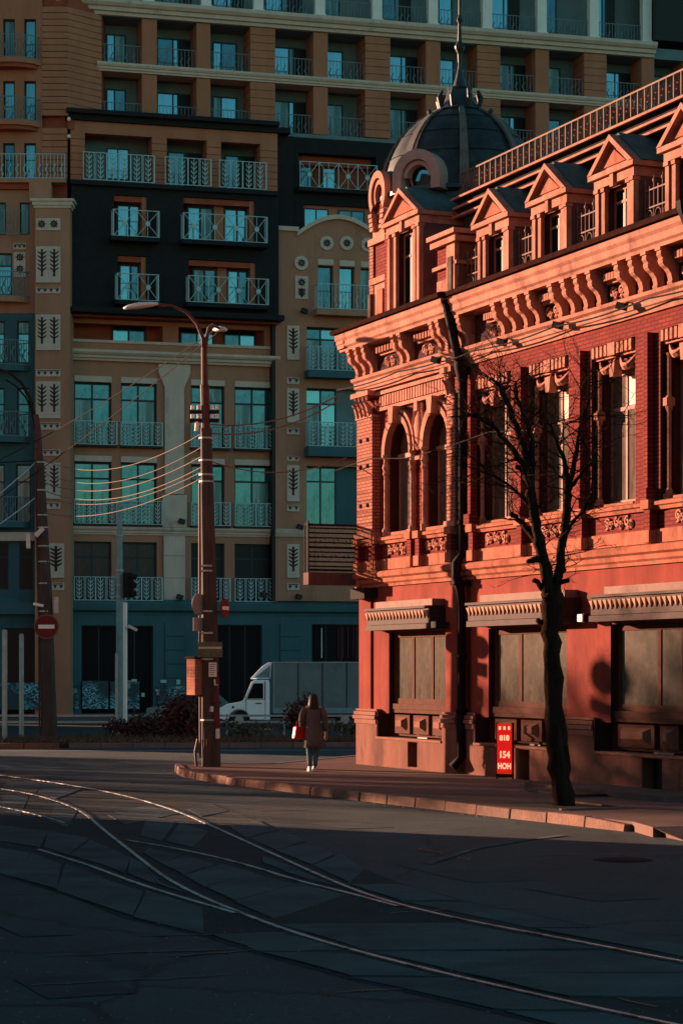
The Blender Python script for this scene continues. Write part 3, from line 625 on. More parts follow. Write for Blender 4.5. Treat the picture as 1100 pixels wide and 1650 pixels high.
# low right pier
for x0, x1, yf, z0, z1, mt in [(4.75, 5.80, -.12, 9.95, 10.5, 'trim'), (4.75, 5.80, -.10, 10.5, 10.9, 'redwall'), (4.68, 5.88, -.2, 10.72, 10.8, 'trim'), (4.75, 5.80, -.10, 10.9, 11.2, 'redwall'), (4.66, 5.90, -.24, 11.2, 11.32, 'trim'), (4.60, 5.96, -.3, 11.36, 11.46, 'trim'), (5.40, 5.80, -.2, 9.95, 11.16, 'trim')]:
    MB().box(x0+.001, x1-.001, yf, .5, z0+.001, z1-.001).obj('pier', M[mt], red)
MB().box(5.5, 5.7, -.23, -.2, 10.1, 10.9).obj('pier_panel', M['curtain'], red)
# drum, dome, lantern and spire
fl8 = lambda q: 1/(.55+.45*max(abs(cos((q-pi/8) % (pi/4)-pi/8)), .01)/cos(pi/8)) if False else 1-.035*(1-abs(cos(4*q)))
MB().lathe([(1.78, 11.8), (1.82, 12.1), (1.70, 12.15), (1.70, 12.8), (1.86, 12.86), (1.86, 12.95), (1.68, 13.0)], T[0], T[1], 40).obj('drum', M['roofmetal'], red, smooth=False)
prof = [(1.80*cos(a), 12.9+2.15*sin(a)) for a in [radians(x) for x in (0, 8, 16, 24, 32, 40, 48, 56, 63, 70, 75)]]
MB().lathe(prof, T[0], T[1], 40, fl=fl8).obj('dome', M['dome'], red, smooth=True)
rb_ = MB()
for k in range(8):
    q = k*pi/4+pi/8-.0; pr = [(T[0]+(r+.01)*cos(q), T[1]+(r+.01)*sin(q), z) for r, z in prof]
    t = Vector((-sin(q), cos(q), 0)); m = MB(); n = Vector((cos(q), sin(q), .25))
    for i in range(len(pr)-1):
        a, b = Vector(pr[i]), Vector(pr[i+1]); w1, w2 = .11-.006*i, .11-.006*(i+1)
        m.add([a-t*w1, a+t*w1, b+t*w2, b-t*w2, a-t*w1+n*.06, a+t*w1+n*.06, b+t*w2+n*.06, b-t*w2+n*.06], [(4,5,6,7),(0,4,7,3),(1,2,6,5)])
    m.obj('dome_rib', M['rib'], red)
for r, z, zz in [(1.70, 12.9, 0)]: pass
for zi in (3, 5, 7): MB().lathe([(prof[zi][0]+.006, prof[zi][1]-.012), (prof[zi][0]+.022, prof[zi][1]), (prof[zi][0]+.006, prof[zi][1]+.012)], T[0], T[1], 40, fl=fl8).obj('dome_seam', M['dome'], red)
MB().lathe([(.62, 14.9), (.66, 14.95), (.5, 15.02), (.36, 15.2), (.27, 15.45), (.3, 15.5), (.16, 15.55), (.10, 15.75), (.05, 15.95), (.035, 16.1)], T[0], T[1], 12).obj('lantern', M['roofmetal'], red)
MB().lathe([(.04, 16.1), (.05, 16.3), (.11, 16.42), (.12, 16.48), (.05, 16.6), (.035, 17.0), (.075, 17.08), (.03, 17.2), (.03, 18.4), (.09, 18.5), (.03, 18.6), (.01, 19.3)], T[0], T[1], 10).obj('spire', M['dome'], red)
for k in range(8):
    q = k*pi/4; cx, cy = T[0]+.46*cos(q), T[1]+.46*sin(q)
    MB().tube([(cx, cy, 15.0), (T[0]+.52*cos(q), T[1]+.52*sin(q), 15.25), (T[0]+.44*cos(q), T[1]+.44*sin(q), 15.42)], [.05, .06, .03], 6).obj('lantern_scroll', M['dome'], red)
for q in (radians(200), radians(20), radians(290)):
    MB().lathe([(.03, 14.55), (.08, 14.62), (.03, 14.72), (.06, 14.82), (.0, 14.9)], T[0]+.98*cos(q), T[1]+.98*sin(q), 8).obj('finial', M['dome'], red)
# round lucarne on the diagonal, facing the street corner
q = radians(-54); lu = Matrix.Translation((T[0]+1.55*cos(q), T[1]+1.55*sin(q), .12)) @ Matrix.Rotation(q+pi/2, 4, 'Z')
def lucarne():
    m = MB(); N = 20
    for r1, r2, yy, d in [(.60, .38, -.5, .9), (.36, .27, -.42, .5)]:
        for i in range(N):
            a, b = pi*i/N, pi*(i+1)/N
            v = [(r1*cos(a), r1*sin(a)), (r2*cos(a), r2*sin(a)), (r2*cos(b), r2*sin(b)), (r1*cos(b), r1*sin(b))]
            m.add([(x, yy, 13.0+z) for x, z in v]+[(x, yy+d, 13.0+z) for x, z in v], [(0,1,2,3),(0,3,7,4),(1,5,6,2),(4,7,6,5)])
    for s in (-1, 1): m.box(s*.49-.11, s*.49+.11, -.5, .3, 12.7, 13.0)
    o = m.obj('lucarne', M['lucarne'], red); o.matrix_local = lu
    g = MB(); g.prism([(.3*cos(a), 13.05+.3*sin(a)) for a in [j*pi/10 for j in range(20)]], -.2, -.18, 'y'); g = g.obj('lucarne_glass', M['darkglass'], red); g.matrix_local = lu
    g = MB(); g.tube([(.27*cos(a), -.23, 13.02+.3*sin(a)) for a in [j*pi/10 for j in range(21)]], .03, 5); g = g.obj('lucarne_frame', M['uframe'], red); g.matrix_local = lu
    g = MB(); g.prism([(-.18, 12.95), (.16, 12.95), (.2, 13.15), (-.05, 13.2)], -.215, -.205, 'y'); g = g.obj('lucarne_pane', M['tglass'], red); g.matrix_local = lu
lucarne()
# ================================================================== APARTMENT BLOCK BEHIND
BA = radians(15.4)
BF = Frame((115-550)/FOC*105, 105, BA)
apt = empty('apartment_building', (BF.o[0], BF.o[1], 0), BA, 'tall brown apartment block with teal windows, cream cornices and a black mansard', 'building')
U = BF.u
def Z(px, py, y=0): return BF.at(px, py, y)[1]
def bgbox(name, mt, x0, x1, y0, y1, z0, z1, par=apt): return MB().box(x0, x1, y0, y1, z0, z1).obj(name, M[mt], par)
def rail(name, x0, x1, y, z0, h, style='bars', mt='trail', par=apt, end=0):
    m = MB(); t = .035
    m.box(x0, x1, y-t/2, y+t/2, z0, z0+t); m.box(x0, x1, y-t/2, y+t/2, z0+h-t, z0+h)
    m.box(x0, x0+t, y-t/2-.004, y+t/2+.004, z0, z0+h); m.box(x1-t, x1, y-t/2-.004, y+t/2+.004, z0, z0+h)
    L = x1-x0
    if style == 'cross':
        n = max(1, round(L/1.0))
        for i in range(n):
            a, b = x0+L*i/n, x0+L*(i+1)/n; c = (a+b)/2
            m.box(b-.02, b+.02, y-.02, y+.02, z0, z0+h)
            for p, q in (((a, z0), (b, z0+h)), ((a, z0+h), (b, z0))): m.tube([(p[0], y, p[1]), (q[0], y, q[1])], .018, 4)
            m.prism([(c+.12*cos(j*pi/4), z0+h/2+.12*sin(j*pi/4)) for j in range(8)], y-.03, y+.03, 'y'); m.box(c-.012, c+.012, y-.01, y+.01, z0, z0+h)
    elif style == 'leaf':
        n = max(1, round(L/1.0))
        for i in range(n):
            a, b = x0+L*i/n, x0+L*(i+1)/n; c = (a+b)/2; m.box(b-.03, b+.03, y-.02, y+.02, z0, z0+h)
            for sx in (-.27, .27):
                m.box(c+sx-.018, c+sx+.018, y-.02, y+.02, z0, z0+h)
                for k in range(5):
                    zz = z0+.1+k*(h-.2)/5
                    for s in (-1, 1): m.tube([(c+sx, y, zz), (c+sx+s*.1, y, zz+.09), (c+sx+s*.13, y, zz+.2)], [.028, .03, .012], 4)
            for k in range(3): m.box(c-.05+.045*k, c-.03+.045*k, y-.01, y+.01, z0, z0+h)
    else:
        n = max(2, int(L/.17))
        for i in range(1, n):
            x = x0+L*i/n; m.box(x-.011, x+.011, y-.011, y+.011, z0, z0+h)
            if i % 2 and style == 'scroll': m.tube([(x+.06*sin(j*1.4), y, z0+.1+j*(h*.5)/6) for j in range(7)], .022, 4)
    if end:
        for x in (x0, x1):
            m.box(x-.02, x+.02, y, y+end, z0, z0+.04); m.box(x-.02, x+.02, y, y+end, z0+h-.04, z0+h); n = int(end/.2)
            for i in range(n): m.box(x-.01, x+.01, y+.1+i*.2, y+.12+i*.2, z0, z0+h)
    return m.obj(name, M[mt], par)
rg = random.Random(5)
# ---- upper colonnade storeys
piers = [(229, 253), (317, 339), (403, 443), (505, 528), (588, 628), (686, 709), (768, 805), (862, 884), (940, 976), (1033, 1053), (1100, 1140), (1180, 1200), (1255, 1290), (1345, 1368)]
US = U(164); UE = U(1368)
rows = [(30.85, 33.05), (28.12, 30.42)]
ys = 1.5
def floor_slab(z0, z1, x0=US, x1=UE, y0=.02, y1=3): bgbox('floor_slab', 'greywall', x0, x1, y0, y1, z0, z1)
bgbox('back_wall', 'greywall', US-.3, UE, ys, ys+.3, 28.0, 37.5)
floor_slab(30.46, 30.83); floor_slab(33.06, 33.6); floor_slab(27.75, 28.1)
for a, b in piers:
    x0, x1 = U(a), U(b)
    if b-a > 30:
        for z0, z1 in rows:
            n = 6; h = (z1-z0)/n
            for i in range(n): bgbox('rustic_block', 'orange', x0, x1, -.05, ys-.003, z0+i*h+.0+.025, z0+(i+1)*h-.0)
            bgbox('pier_core', 'deeporange', x0+.04, x1-.04, .0, ys-.004, z0, z1)
    else:
        for z0, z1 in rows: bgbox('pier', 'orange', x0, x1, .0, ys-.003, z0, z1)
opn = [(piers[i][1], piers[i+1][0]) for i in range(len(piers)-1)]; opn = [(164, 229)] + opn
for i, (a, b) in enumerate(opn):
    x0, x1 = U(a), U(b)
    for r, (z0, z1) in enumerate(rows):
        w = x1-x0
        if i % 2 == 0 and i: f0, f1, cols, gms = .04, .50, 1, [M['tglass']]
        else: f0, f1, cols, gms = .02, .92, [.46, .60], [M['tglass'], M['tglass'], M['black']]
        if i == 0: f0, f1, cols, gms = .12, .62, [.42], [M['tglass'], M['tglass']]
        if i == 2: f0, f1, cols, gms = .10, .72, [.36], [M['tglass']]
        window(apt, x0+w*f0+.22, x0+w*f1+.22, z0+.04, z1-.42, ys-.07, cols, None, None, None, .07, 'window', gms)
        rail('railing', x0, x1, .22, z0, .95, 'scroll', 'drail')
def cornice(z0, z1, x0, x1, y0=0, d=.35, mt='cream', yb=1.0):
    h = z1-z0; pts = [(yb, z0), (y0-d*.25, z0), (y0-d*.3, z0+h*.22), (y0-d*.55, z0+h*.25), (y0-d*.6, z0+h*.5), (y0-d*.8, z0+h*.55), (y0-d, z0+h*.75), (y0-d, z1), (yb, z1)]
    return profile('cornice', M[mt], apt, pts, x0, x1)
cornice(30.45, 30.84, US-.25, U(1040), 0, .25); cornice(33.08, 33.75, US-2.2, U(1052), 0, .55)
# top storey with white columns
for a in [235, 328, 412, 511, 603, 693, 780, 868, 952, 1037]:
    c = U(a+8)-.1; MB().prism([(c-.24, 0), (c+.24, 0), (c+.24, .4), (c-.24, .4)], 33.76, 37.2, 'z').obj('column', M['white'], apt); bgbox('column_base', 'white', c-.29, c+.29, -.05, .45, 33.75, 33.95)
rail('railing', US, U(1040), .3, 33.76, 1.0, 'scroll', 'drail')
tw = [(455, 478), (495, 505), (525, 553), (620, 690), (620, 655), (712, 735), (797, 845), (880, 905), (962, 1000)]
for a, b in [(190, 225), (262, 310), (345, 395), (430, 490), (525, 552), (620, 668), (712, 735), (797, 845), (880, 905), (962, 1000)]:
    window(apt, U(a)+.25, U(b)+.25, 33.8, 36.5, ys-.08, [.45, .6] if b-a > 30 else 1, None, None, None, .07, 'window', [M['tglass'], M['tglass'], M['black']] if b-a > 30 else [M['tglass']])
bgbox('roof_slab', 'cream', US, U(1085), -.3, 3, 37.2, 37.7)
bgbox('end_wing', 'black', U(1050), U(1368), -.4, 4, 33.9, 42)
bgbox('upper_core', 'greywall', US, UE+5, 1.85, 14, 0, 38)
# ---- chamfer and left wing (stands forward, seen face on)
LY = 104.0
def LX(px): return (px-550)/FOC*LY
def LZ(py): return EYE+(HOR-py)/FOC*LY
left = empty('apartment_wing', (0, LY, 0), 0, 'brown apartment wing at the left edge with an ornamented pillar and curved balconies', 'building')
def lbox(name, mt, p0, p1, y0, y1, z0, z1): return MB().box(LX(p0), LX(p1), y0, y1, z0, z1).obj(name, M[mt], left)
zt = LZ(196)
# chamfer courses joining the wing and the main front
A = Vector((LX(108), LY)); Bp = Vector((BF.o[0]+US*cos(BA), BF.o[1]+US*sin(BA)))
n = 17
for i in range(n):
    z0 = 28.0+i*(33.1-28.0)/n*1.0; z1 = z0+(33.1-28.0)/n-.035
    a = A-Vector((0, LY)); b = Bp-Vector((0, LY))
    if i == 0: MB().prism([(a.x+.03, a.y+.06), (b.x, b.y+.06), (b.x, b.y+3), (a.x, a.y+4)], 27.4, 40, 'z').obj('chamfer_core', M['deeporange'], left)
    MB().prism([(a.x, a.y), (b.x, b.y), (b.x-.1, b.y+.3), (a.x, a.y+.4)], z0, z1, 'z').obj('rustic_course', M['orange'], left)
    MB().box(LX(68), a.x-.002, 0, .4, z0, z1).obj('rustic_course', M['orange'], left)
for i in range(8): MB().box(LX(68), LX(108), 0, .4, LZ(288)+i*.3, LZ(288)+i*.3+.265).obj('rustic_course', M['orange'], left)
lrows = [(30, 97, 97), (130, 197, 197), (230, 290, 290)]
ops = []
for t, b, _ in lrows:
    for p0, p1 in ((5, 24), (39, 58)): ops.append((LX(p0), LX(p1), LZ(b), LZ(t)))
    for p0 in (-38, -72, -110, -146, -190, -225): ops.append((LX(p0), LX(p0+19), LZ(b), LZ(t)))
wall('wall', M['orange'], left, LX(-420), LX(68), LZ(292), 36, .05, ops, .3)
MB().box(LX(-420), LX(107), .4, 12, 0, 36).obj('core', M['deeporange'], left)
for o in ops: window(left, o[0]+.02, o[1]-.02, o[2], o[3], .28, 1, None, None, M['tglass'], .06)
def curved_slab(c, w, d, z0, z1, mt, par=left, y=0, N=10):
    pts = [(c-w/2, y+.1)] + [(c-w/2+w*i/N, y-d*sin(pi*i/N)**.6) for i in range(N+1)] + [(c+w/2, y+.1)]
    return MB().prism(pts, z0, z1, 'z').obj('balcony_slab', M[mt], par)
def curved_rail(c, w, d, z0, h, mt='drail', par=left, y=0, N=22):
    m = MB(); pts = [Vector((c-w/2+w*i/N, y-d*sin(pi*i/N)**.6, 0)) for i in range(N+1)]
    for z in (z0+.03, z0+h): m.tube([(p.x, p.y, z) for p in pts], .025, 5)
    for i, p in enumerate(pts):
        m.box(p.x-.012, p.x+.012, p.y-.012, p.y+.012, z0, z0+h)
        if i % 3 == 1: m.tube([(p.x+.08*sin(j*1.3), p.y, z0+.12+j*h*.11) for j in range(7)], .024, 4)
    return m.obj('balcony_railing', M[mt], par)
for t, b, _ in lrows[:2]:
    c = LX(18); w = LX(66)-LX(-30)
    curved_slab(c, w, .75, LZ(b+9), LZ(b+1), 'orange'); curved_slab(c, w*.9, .6, LZ(b+15), LZ(b+9.1), 'deeporange'); curved_rail(c, w*.97, .7, LZ(b+1), LZ(60)-LZ(97))
rail('balcony_railing', LX(-60), LX(107), -.35, LZ(290), 1.15, 'scroll', 'trail', left)
MB().box(LX(-420), LX(108), -.45, .05, LZ(297), LZ(291)).obj('ledge', M['brown'], left)
MB().box(LX(-420), LX(50), -.2, .05, LZ(306), LZ(297.1)).obj('ledge', M['deeporange'], left); MB().box(LX(50), LX(85), -.55, .05, LZ(330), LZ(297.2)).obj('ledge', M['brown'], left)
MB().box(LX(-420), LX(60), -.15, .05, 33.7, 34.2).obj('ledge', M['cream'], left)
# ornamented pillar
pil = MB().box(LX(60), LX(116), -.7, .5, 0, LZ(336)).obj('pillar', M['brown'], left)
for k, (z0, z1, e) in enumerate([(340, 336, .05), (335.9, 330, .12), (329.9, 326, .2)]): MB().box(LX(60)-e, LX(116)+e, -.7-e, .5, LZ(z0), LZ(z1)).obj('pillar_cap', M['cream'], left)
def tree_relief(m, cx, z0, h, w, y):
    m.box(cx-w*.09, cx+w*.09, y-.03, y, z0, z0+h)
    for k in range(5):
        zz = z0+h*(.25+.15*k)
        for s in (-1, 1): m.tube([(cx, y-.015, zz-.05*h), (cx+s*w*.42, y-.015, zz+.06*h)], [w*.08, w*.05], 4)
def flower_relief(m, cx, cz, r, y):
    m.tube([(cx+r*.55*cos(j*pi/6), y-.02, cz+r*.55*sin(j*pi/6)) for j in range(13)], r*.2, 5); m.tube([(cx, y-.04, cz), (cx, y, cz)], r*.22, 8)
    for j in range(8): a = j*pi/4; m.tube([(cx+r*.7*cos(a), y-.015, cz+r*.7*sin(a)), (cx+r*cos(a), y-.015, cz+r*sin(a))], r*.1, 4)
def tree_panel(x0, x1, z0, z1, y, n, par):
    b = MB().box(x0, x1, y-.06, y, z0+.18, z1).obj('ornament_panel', M['cream'], par); MB().box(x0+.0, x1-.0, y-.1, y, z0, z0+.17).obj('panel_foot', M['cream'], par)
    m = MB(); w = (x1-x0)/n
    for i in range(n): tree_relief(m, x0+w*(i+.5), z0+.3, z1-z0-.42, w*.85, y-.06)
    m.obj('relief', M['relief'], b)
def dash_panel(x0, x1, z0, z1, y, n, par):
    b = MB().box(x0, x1, y-.06, y, z0, z1).obj('ornament_strip', M['cream'], par); m = MB()
    for i in range(n):
        c = x0+(x1-x0)*(i+.5)/n; h = z1-z0; m.prism([(c-.09, z1-h*.3), (c+.09, z1-h*.3), (c, z0+h*.2)], y-.075, y-.06, 'y')
    m.box(x0+.05, x1-.05, y-.07, y-.06, z1-h*.22, z1-h*.1); m.obj('relief', M['relief'], b)
b = MB().box(LX(62), LX(101), -.76, -.7, LZ(376), LZ(357)).obj('ornament_panel', M['cream'], left); 
for a_ in (71, 91): m = MB(); flower_relief(m, LX(a_), LZ(366), .2, -.76); m.obj('relief', M['relief'], b)
for t, bt in ((402, 460), (511, 568), (618, 677), (748, 806)): tree_panel(LX(62), LX(101), LZ(bt), LZ(t), -.7, 2, left)
tree_panel(LX(81), LX(107), LZ(932), LZ(877), -.7, 1, left); dash_panel(LX(88), LX(107), LZ(952), LZ(940), -.7, 2, left)
for t, bt in ((467, 477), (599, 610), (684, 695), (727, 737), (811, 822)): dash_panel(LX(62), LX(101), LZ(bt), LZ(t), -.7, 4, left)
# recessed bay left of the pillar
def lwall(mt, p0, p1, zb, ztp, y, opx, name='wall'): return wall(name, M[mt], left, LX(p0), LX(p1), LZ(zb), LZ(ztp), y, [(LX(a), LX(b), LZ(d), LZ(c)) for a, b, c, d in opx], .15)
w1 = [(-12, 10, 326, 378), (32, 48, 326, 378), (-60, -35, 326, 378)]; lwall('brown', -420, 60, 388, 306.2, .02, w1)
w2 = [(-25, 20, 408, 475), (-90, -50, 408, 475)]; lwall('brown', -420, 60, 505, 388, -.02, w2)
w3 = [(-20, 8, 517, 585), (28, 48, 517, 585), (-20, 8, 625, 712), (28, 48, 625, 712), (-20, 8, 748, 842), (26, 50, 748, 842), (-20, 14, 875, 950), (32, 54, 875, 950)]; lwall('tealwall', -420, 60, 990, 505, .0, w3)
lwall('tealwall', -420, 60, 1165, 990, -.05, [(-60, 57, 1012, 1150), (-200, -90, 1012, 1150)]); MB().box(LX(-200), LX(58), .02, .06, -.1, LZ(1010)).obj('dark_shopfront', M['black'], left)
MB().box(LX(-420), LX(62), -.5, .1, LZ(990), LZ(972)).obj('ledge', M['tealwall'], left)
for a, b, c, d in w1+w2+w3: window(left, LX(a), LX(b), LZ(d), LZ(c), .12, 1 if b-a < 26 else 2, .7 if d-c > 60 else None, None, M['tglass'] if d < 600 else (M['tglass2'] if d < 900 else M['black']), .07)
for a in (22, 34): pass
tm = MB().box(LX(23), LX(42), -.08, -.02, LZ(447), LZ(407)).obj('ornament_panel', M['cream'], left); 
for a_ in (415, 434): m = MB(); flower_relief(m, LX(33), LZ(a_), .2, -.08); m.obj('relief', M['relief'], tm)
dash_panel(LX(22), LX(43), LZ(402), LZ(393), -.02, 3, left)
rail('balcony_railing', LX(-60), LX(46), -.5, LZ(380), 1.1, 'scroll', 'drail', left)
for zb in (480, 590, 705, 842):
    curved_slab(LX(4), LX(50)-LX(-42), .7, LZ(zb+9), LZ(zb), 'brown' if zb < 500 else 'tealwall'); curved_rail(LX(4), LX(48)-LX(-40), .65, LZ(zb), 1.15)
MB().box(LX(-420), LX(59), -.3, .05, LZ(872), LZ(858)).obj('ledge', M['cream'], left)
# ---- terrace storey (posts, deep loggia) under the thin black roof edge
def SX(px, y): return U(px, y)
ty = -.7
bgbox('roof_edge', 'blackroof', SX(108, -1.1), SX(450, -1.1), -1.2, 1.4, 28.12, 28.32); bgbox('roof_edge', 'blackroof', SX(108, -1.1), SX(470, -1.1), -.9, 1.4, 27.86, 28.119)
bgbox('beam', 'orange', SX(114, ty), SX(447, ty), ty, ty+.4, 27.3, 27.85)
for a, b in ((114, 137), (245, 269), (333, 356), (419, 447)):
    for k in range(7): bgbox('rustic_block', 'orange', SX(a, ty), SX(b, ty), ty-.02, ty+.9, 25.0+k*.335, 25.0+k*.335+.31)
    bgbox('pier_core', 'deeporange', SX(a, ty)+.04, SX(b, ty)-.04, ty+.04, .8, 25.0, 27.3)
bgbox('back_wall', 'greywall', SX(114, .8), SX(450, .8), .8, 1.1, 25.0, 27.9)
for a, b, g in ((172, 208, 0), (270, 298, 1), (300, 325, 2), (362, 385, 1), (386, 412, 2)):
    window(apt, SX(a, .75), SX(b, .75), 25.5 if g == 0 else 25.0, 27.0, .7, 2 if g == 0 else 1, None, None, [M['tglass'], M['tglass2'], M['black']][g], .06)
for a, b in ((134, 249), (266, 340), (353, 429)): rail('balcony_railing', SX(a, -1.05), SX(b, -1.05), -1.05, 25.05, 1.3, 'leaf', 'trail')
bgbox('balcony_slab', 'blackroof', SX(114, -1.1), SX(447, -1.1), -1.15, .8, 24.8, 25.0)
# ---- black mansard with recessed balconies
my = -.9
def MX(px): return SX(px, my)
ro = [(184, 237, 315, 385), (190, 236, 412, 487), (296, 410, 320, 392), (304, 412, 420, 492)]
mo = [(MX(a), MX(b), Z((a+b)/2, d, my), Z((a+b)/2, c, my)) for a, b, c, d in ro]
wall('mansard', M['blackroof'], apt, MX(115), MX(449), 19.0, 24.8, my, mo, .9)
wb = [(186, 230), (190, 230), (300, 345, 360, 404), (309, 350, 365, 403)]
for (x0, x1, z0, z1), (a, b, c, d), w in zip(mo, ro, wb):
    bgbox('back_wall', 'deeporange', x0, x1, my+.88, my+1.0, z0, z1); bgbox('jamb', 'orange', x1-.22, x1-.002, my+.1, my+.87, z0, z1-.02); bgbox('lintel', 'deeporange', x0, x1-.223, my+.12, my+.3, z1-.28, z1-.021)
    for k in range(0, len(w), 2):
        window(apt, MX(w[k])+.15, MX(w[k+1])+.1, z0, z1-.3, my+.6, 2, None, M['tframe'], M['tglass'], .1)
        if k: bgbox('jamb', 'orange', MX(w[k-1])+.12, MX(w[k])+.13, my+.55, my+.9, z0, z1-.02)
    bgbox('balcony_slab', 'blackroof', x0-.25, x1+.5, my-.75, my, z0-.22, z0-.02)
    rail('balcony_railing', x0-.15, x1+.45, my-.7, z0-.02, 1.25, 'cross', 'trail', end=.65)
# right part of the mansard, with its balcony and the pair of windows over the gable
bgbox('mansard', 'blackroof', MX(449), U(470), -.3, 1.4, 17, 27.86)
rmo = [(U(480), U(605), Z(540, 306), Z(540, 250)), (U(488), U(605), Z(540, 372), Z(540, 332))]
wall('mansard', M['blackroof'], apt, U(470), U(640), 17, 27.9, -.1, rmo, 1.0)
for x0, x1, z0, z1 in rmo: bgbox('back_wall', 'deeporange', x0, x1, .9, 1.1, z0, z1)
window(apt, U(490), U(530), rmo[1][2], rmo[1][3]-.15, .1, 2); window(apt, U(546), U(588), rmo[1][2], rmo[1][3]-.15, .1, 2); bgbox('back_wall', 'orange', rmo[1][0]+.01, rmo[1][1]-.01, .15, .5, rmo[1][2], rmo[1][3])
window(apt, U(488), U(508), rmo[0][2], rmo[0][3]-.5, .6, 1); window(apt, U(524), U(546), rmo[0][2], rmo[0][3]-.5, .6, 1)
bgbox('lintel', 'deeporange', rmo[0][0]+.1, rmo[0][1]-.1, .5, .9, rmo[0][3]-.45, rmo[0][3]-.01)
rail('balcony_railing', U(479), U(603), -.45, rmo[0][2]-.05, 1.25, 'cross', 'trail'); bgbox('balcony_slab', 'blackroof', U(476), U(606), -.6, -.1, rmo[0][2]-.25, rmo[0][2]-.06)
# ---- eave and the half storey
bgbox('eave', 'blackroof', MX(112), MX(452), -1.7, .5, 18.78, 19.02)
bgbox('eave_soffit', 'deeporange', MX(114), MX(449), -.9, .5, 18.702, 18.777)
bgbox('beam', 'orange', U(115), U(445), -.1, .3, 18.5, 18.7)
for a, b in ((115, 119), (262, 287), (425, 446)): bgbox('post', 'orange', U(a), U(b), -.1, 1.0, 17.3, 18.499)
bgbox('back_wall', 'deeporange', U(115), U(446), 1.0, 1.2, 17.2, 18.7)
for a, b in ((180, 235), (290, 345), (360, 412)): window(apt, U(a, .9), U(b, .9), 17.6, 18.62, .9, 2, None, M['tframe'], M['tglass'], .09)
bgbox('parapet', 'brown', U(115), U(446), -.12, .3, 17.1, 17.6); bgbox('parapet_coping', 'cream', U(114), U(447), -.2, .32, 17.601, 17.73)
cornice(16.75, 17.22, U(113), U(447), -.1, .5)
# ---- three tall storeys
pairs = [(120, 180), (195, 253), (308, 362), (378, 437)]
lev = [(718, 617, 607), (845, 745, 735), (968, 873, None)]
ops = []
for a, b in pairs:
    for bt, tp, _ in lev: ops.append((U(a), U(b), Z(180, bt), Z(180, tp)))
wall('wall', M['brown'], apt, U(115), U(446), 5.3, 16.75, 0, ops, .32)
for k, (a, b) in enumerate(pairs):
    for r, (bt, tp, lt) in enumerate(lev):
        x0, x1, z0, z1 = U(a), U(b), Z(180, bt), Z(180, tp)
        gm = [M['tglass2'] if r == 0 else M['tglass2'], M['tglass2'], M['redint'] if k < 2 else M['black']][r]
        window(apt, x0, x1, z0, z1, .25, 2, .74, M['tframe'], gm, .09)
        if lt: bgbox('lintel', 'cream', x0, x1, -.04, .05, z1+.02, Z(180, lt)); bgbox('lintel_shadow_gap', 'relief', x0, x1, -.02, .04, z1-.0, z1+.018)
        rail('balcony_railing', x0-.05, x1+.2, -.32, z0, 1.12, 'leaf', 'trail', end=.3)
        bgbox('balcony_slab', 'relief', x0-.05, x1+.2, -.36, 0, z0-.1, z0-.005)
for a in (265, 441):
    pass
zc = 16.7
c0, c1 = U(265), U(296)
MB().prism([(c0, 10.55), (c1, 10.55), (c1, 15.6), (c1+.3, 16.3), (c1+.3, 16.7), (c0-.3, 16.7), (c0-.3, 16.3), (c0, 15.6)], -.14, .1, 'y').obj('pilaster', M['cream'], apt)
bgbox('pilaster_pedestal', 'cream', c0-.12, c1+.12, -.2, .1, 8.97, 10.5); bgbox('pilaster', 'cream', c0-.05, c1+.05, -.14, .1, 5.52, 8.55)
bgbox('pilaster_joint', 'relief', c0-.04, c1+.04, -.145, .1, 7.6, 7.615); bgbox('pilaster_joint', 'relief', c0-.04, c1+.04, -.145, .1, 6.55, 6.565)
cornice(8.57, 8.95, U(113), U(447), 0, .28, yb=.1)
# ledge over the ground floor and the teal ground floor
profile('ledge', M['tealwall'], apt, [(.2, 4.75), (-.15, 4.75), (-.2, 4.9), (-.4, 5.0), (-.45, 5.3), (-.3, 5.5), (.2, 5.52)], -12, U(700))
gops = [(U(131), U(246), .1, Z(180, 1008)), (U(345), U(421), .1, Z(380, 1007)), (U(501), U(600), Z(540, 1072), Z(540, 1006)), (U(640), U(700), .1, 4.2)]
wall('ground_floor_wall', M['tealwall'], apt, -12, U(800), -.14, 4.75, -.15, gops, .35)
for x0, x1, z0, z1 in gops:
    bgbox('dark_shopfront', 'black', x0, x1, .18, .2, z0, z1); window(apt, x0, x1, z0, z1, .1, 4 if x1-x0 > 2.9 else 3, None, M['tframe'], M['darkglass'], .05, 'shop_window')
for a, b in ((85, 110), (450, 482), (265, 297)):
    for k in range(6): bgbox('rustic_panel', 'tealwall', U(a), U(b), -.22, -.12, .5+k*.66, .5+k*.66+.61)
for a, b in ((502, 600),):
    for k in range(3):
        x = U(a)+.5+k*1.2; 
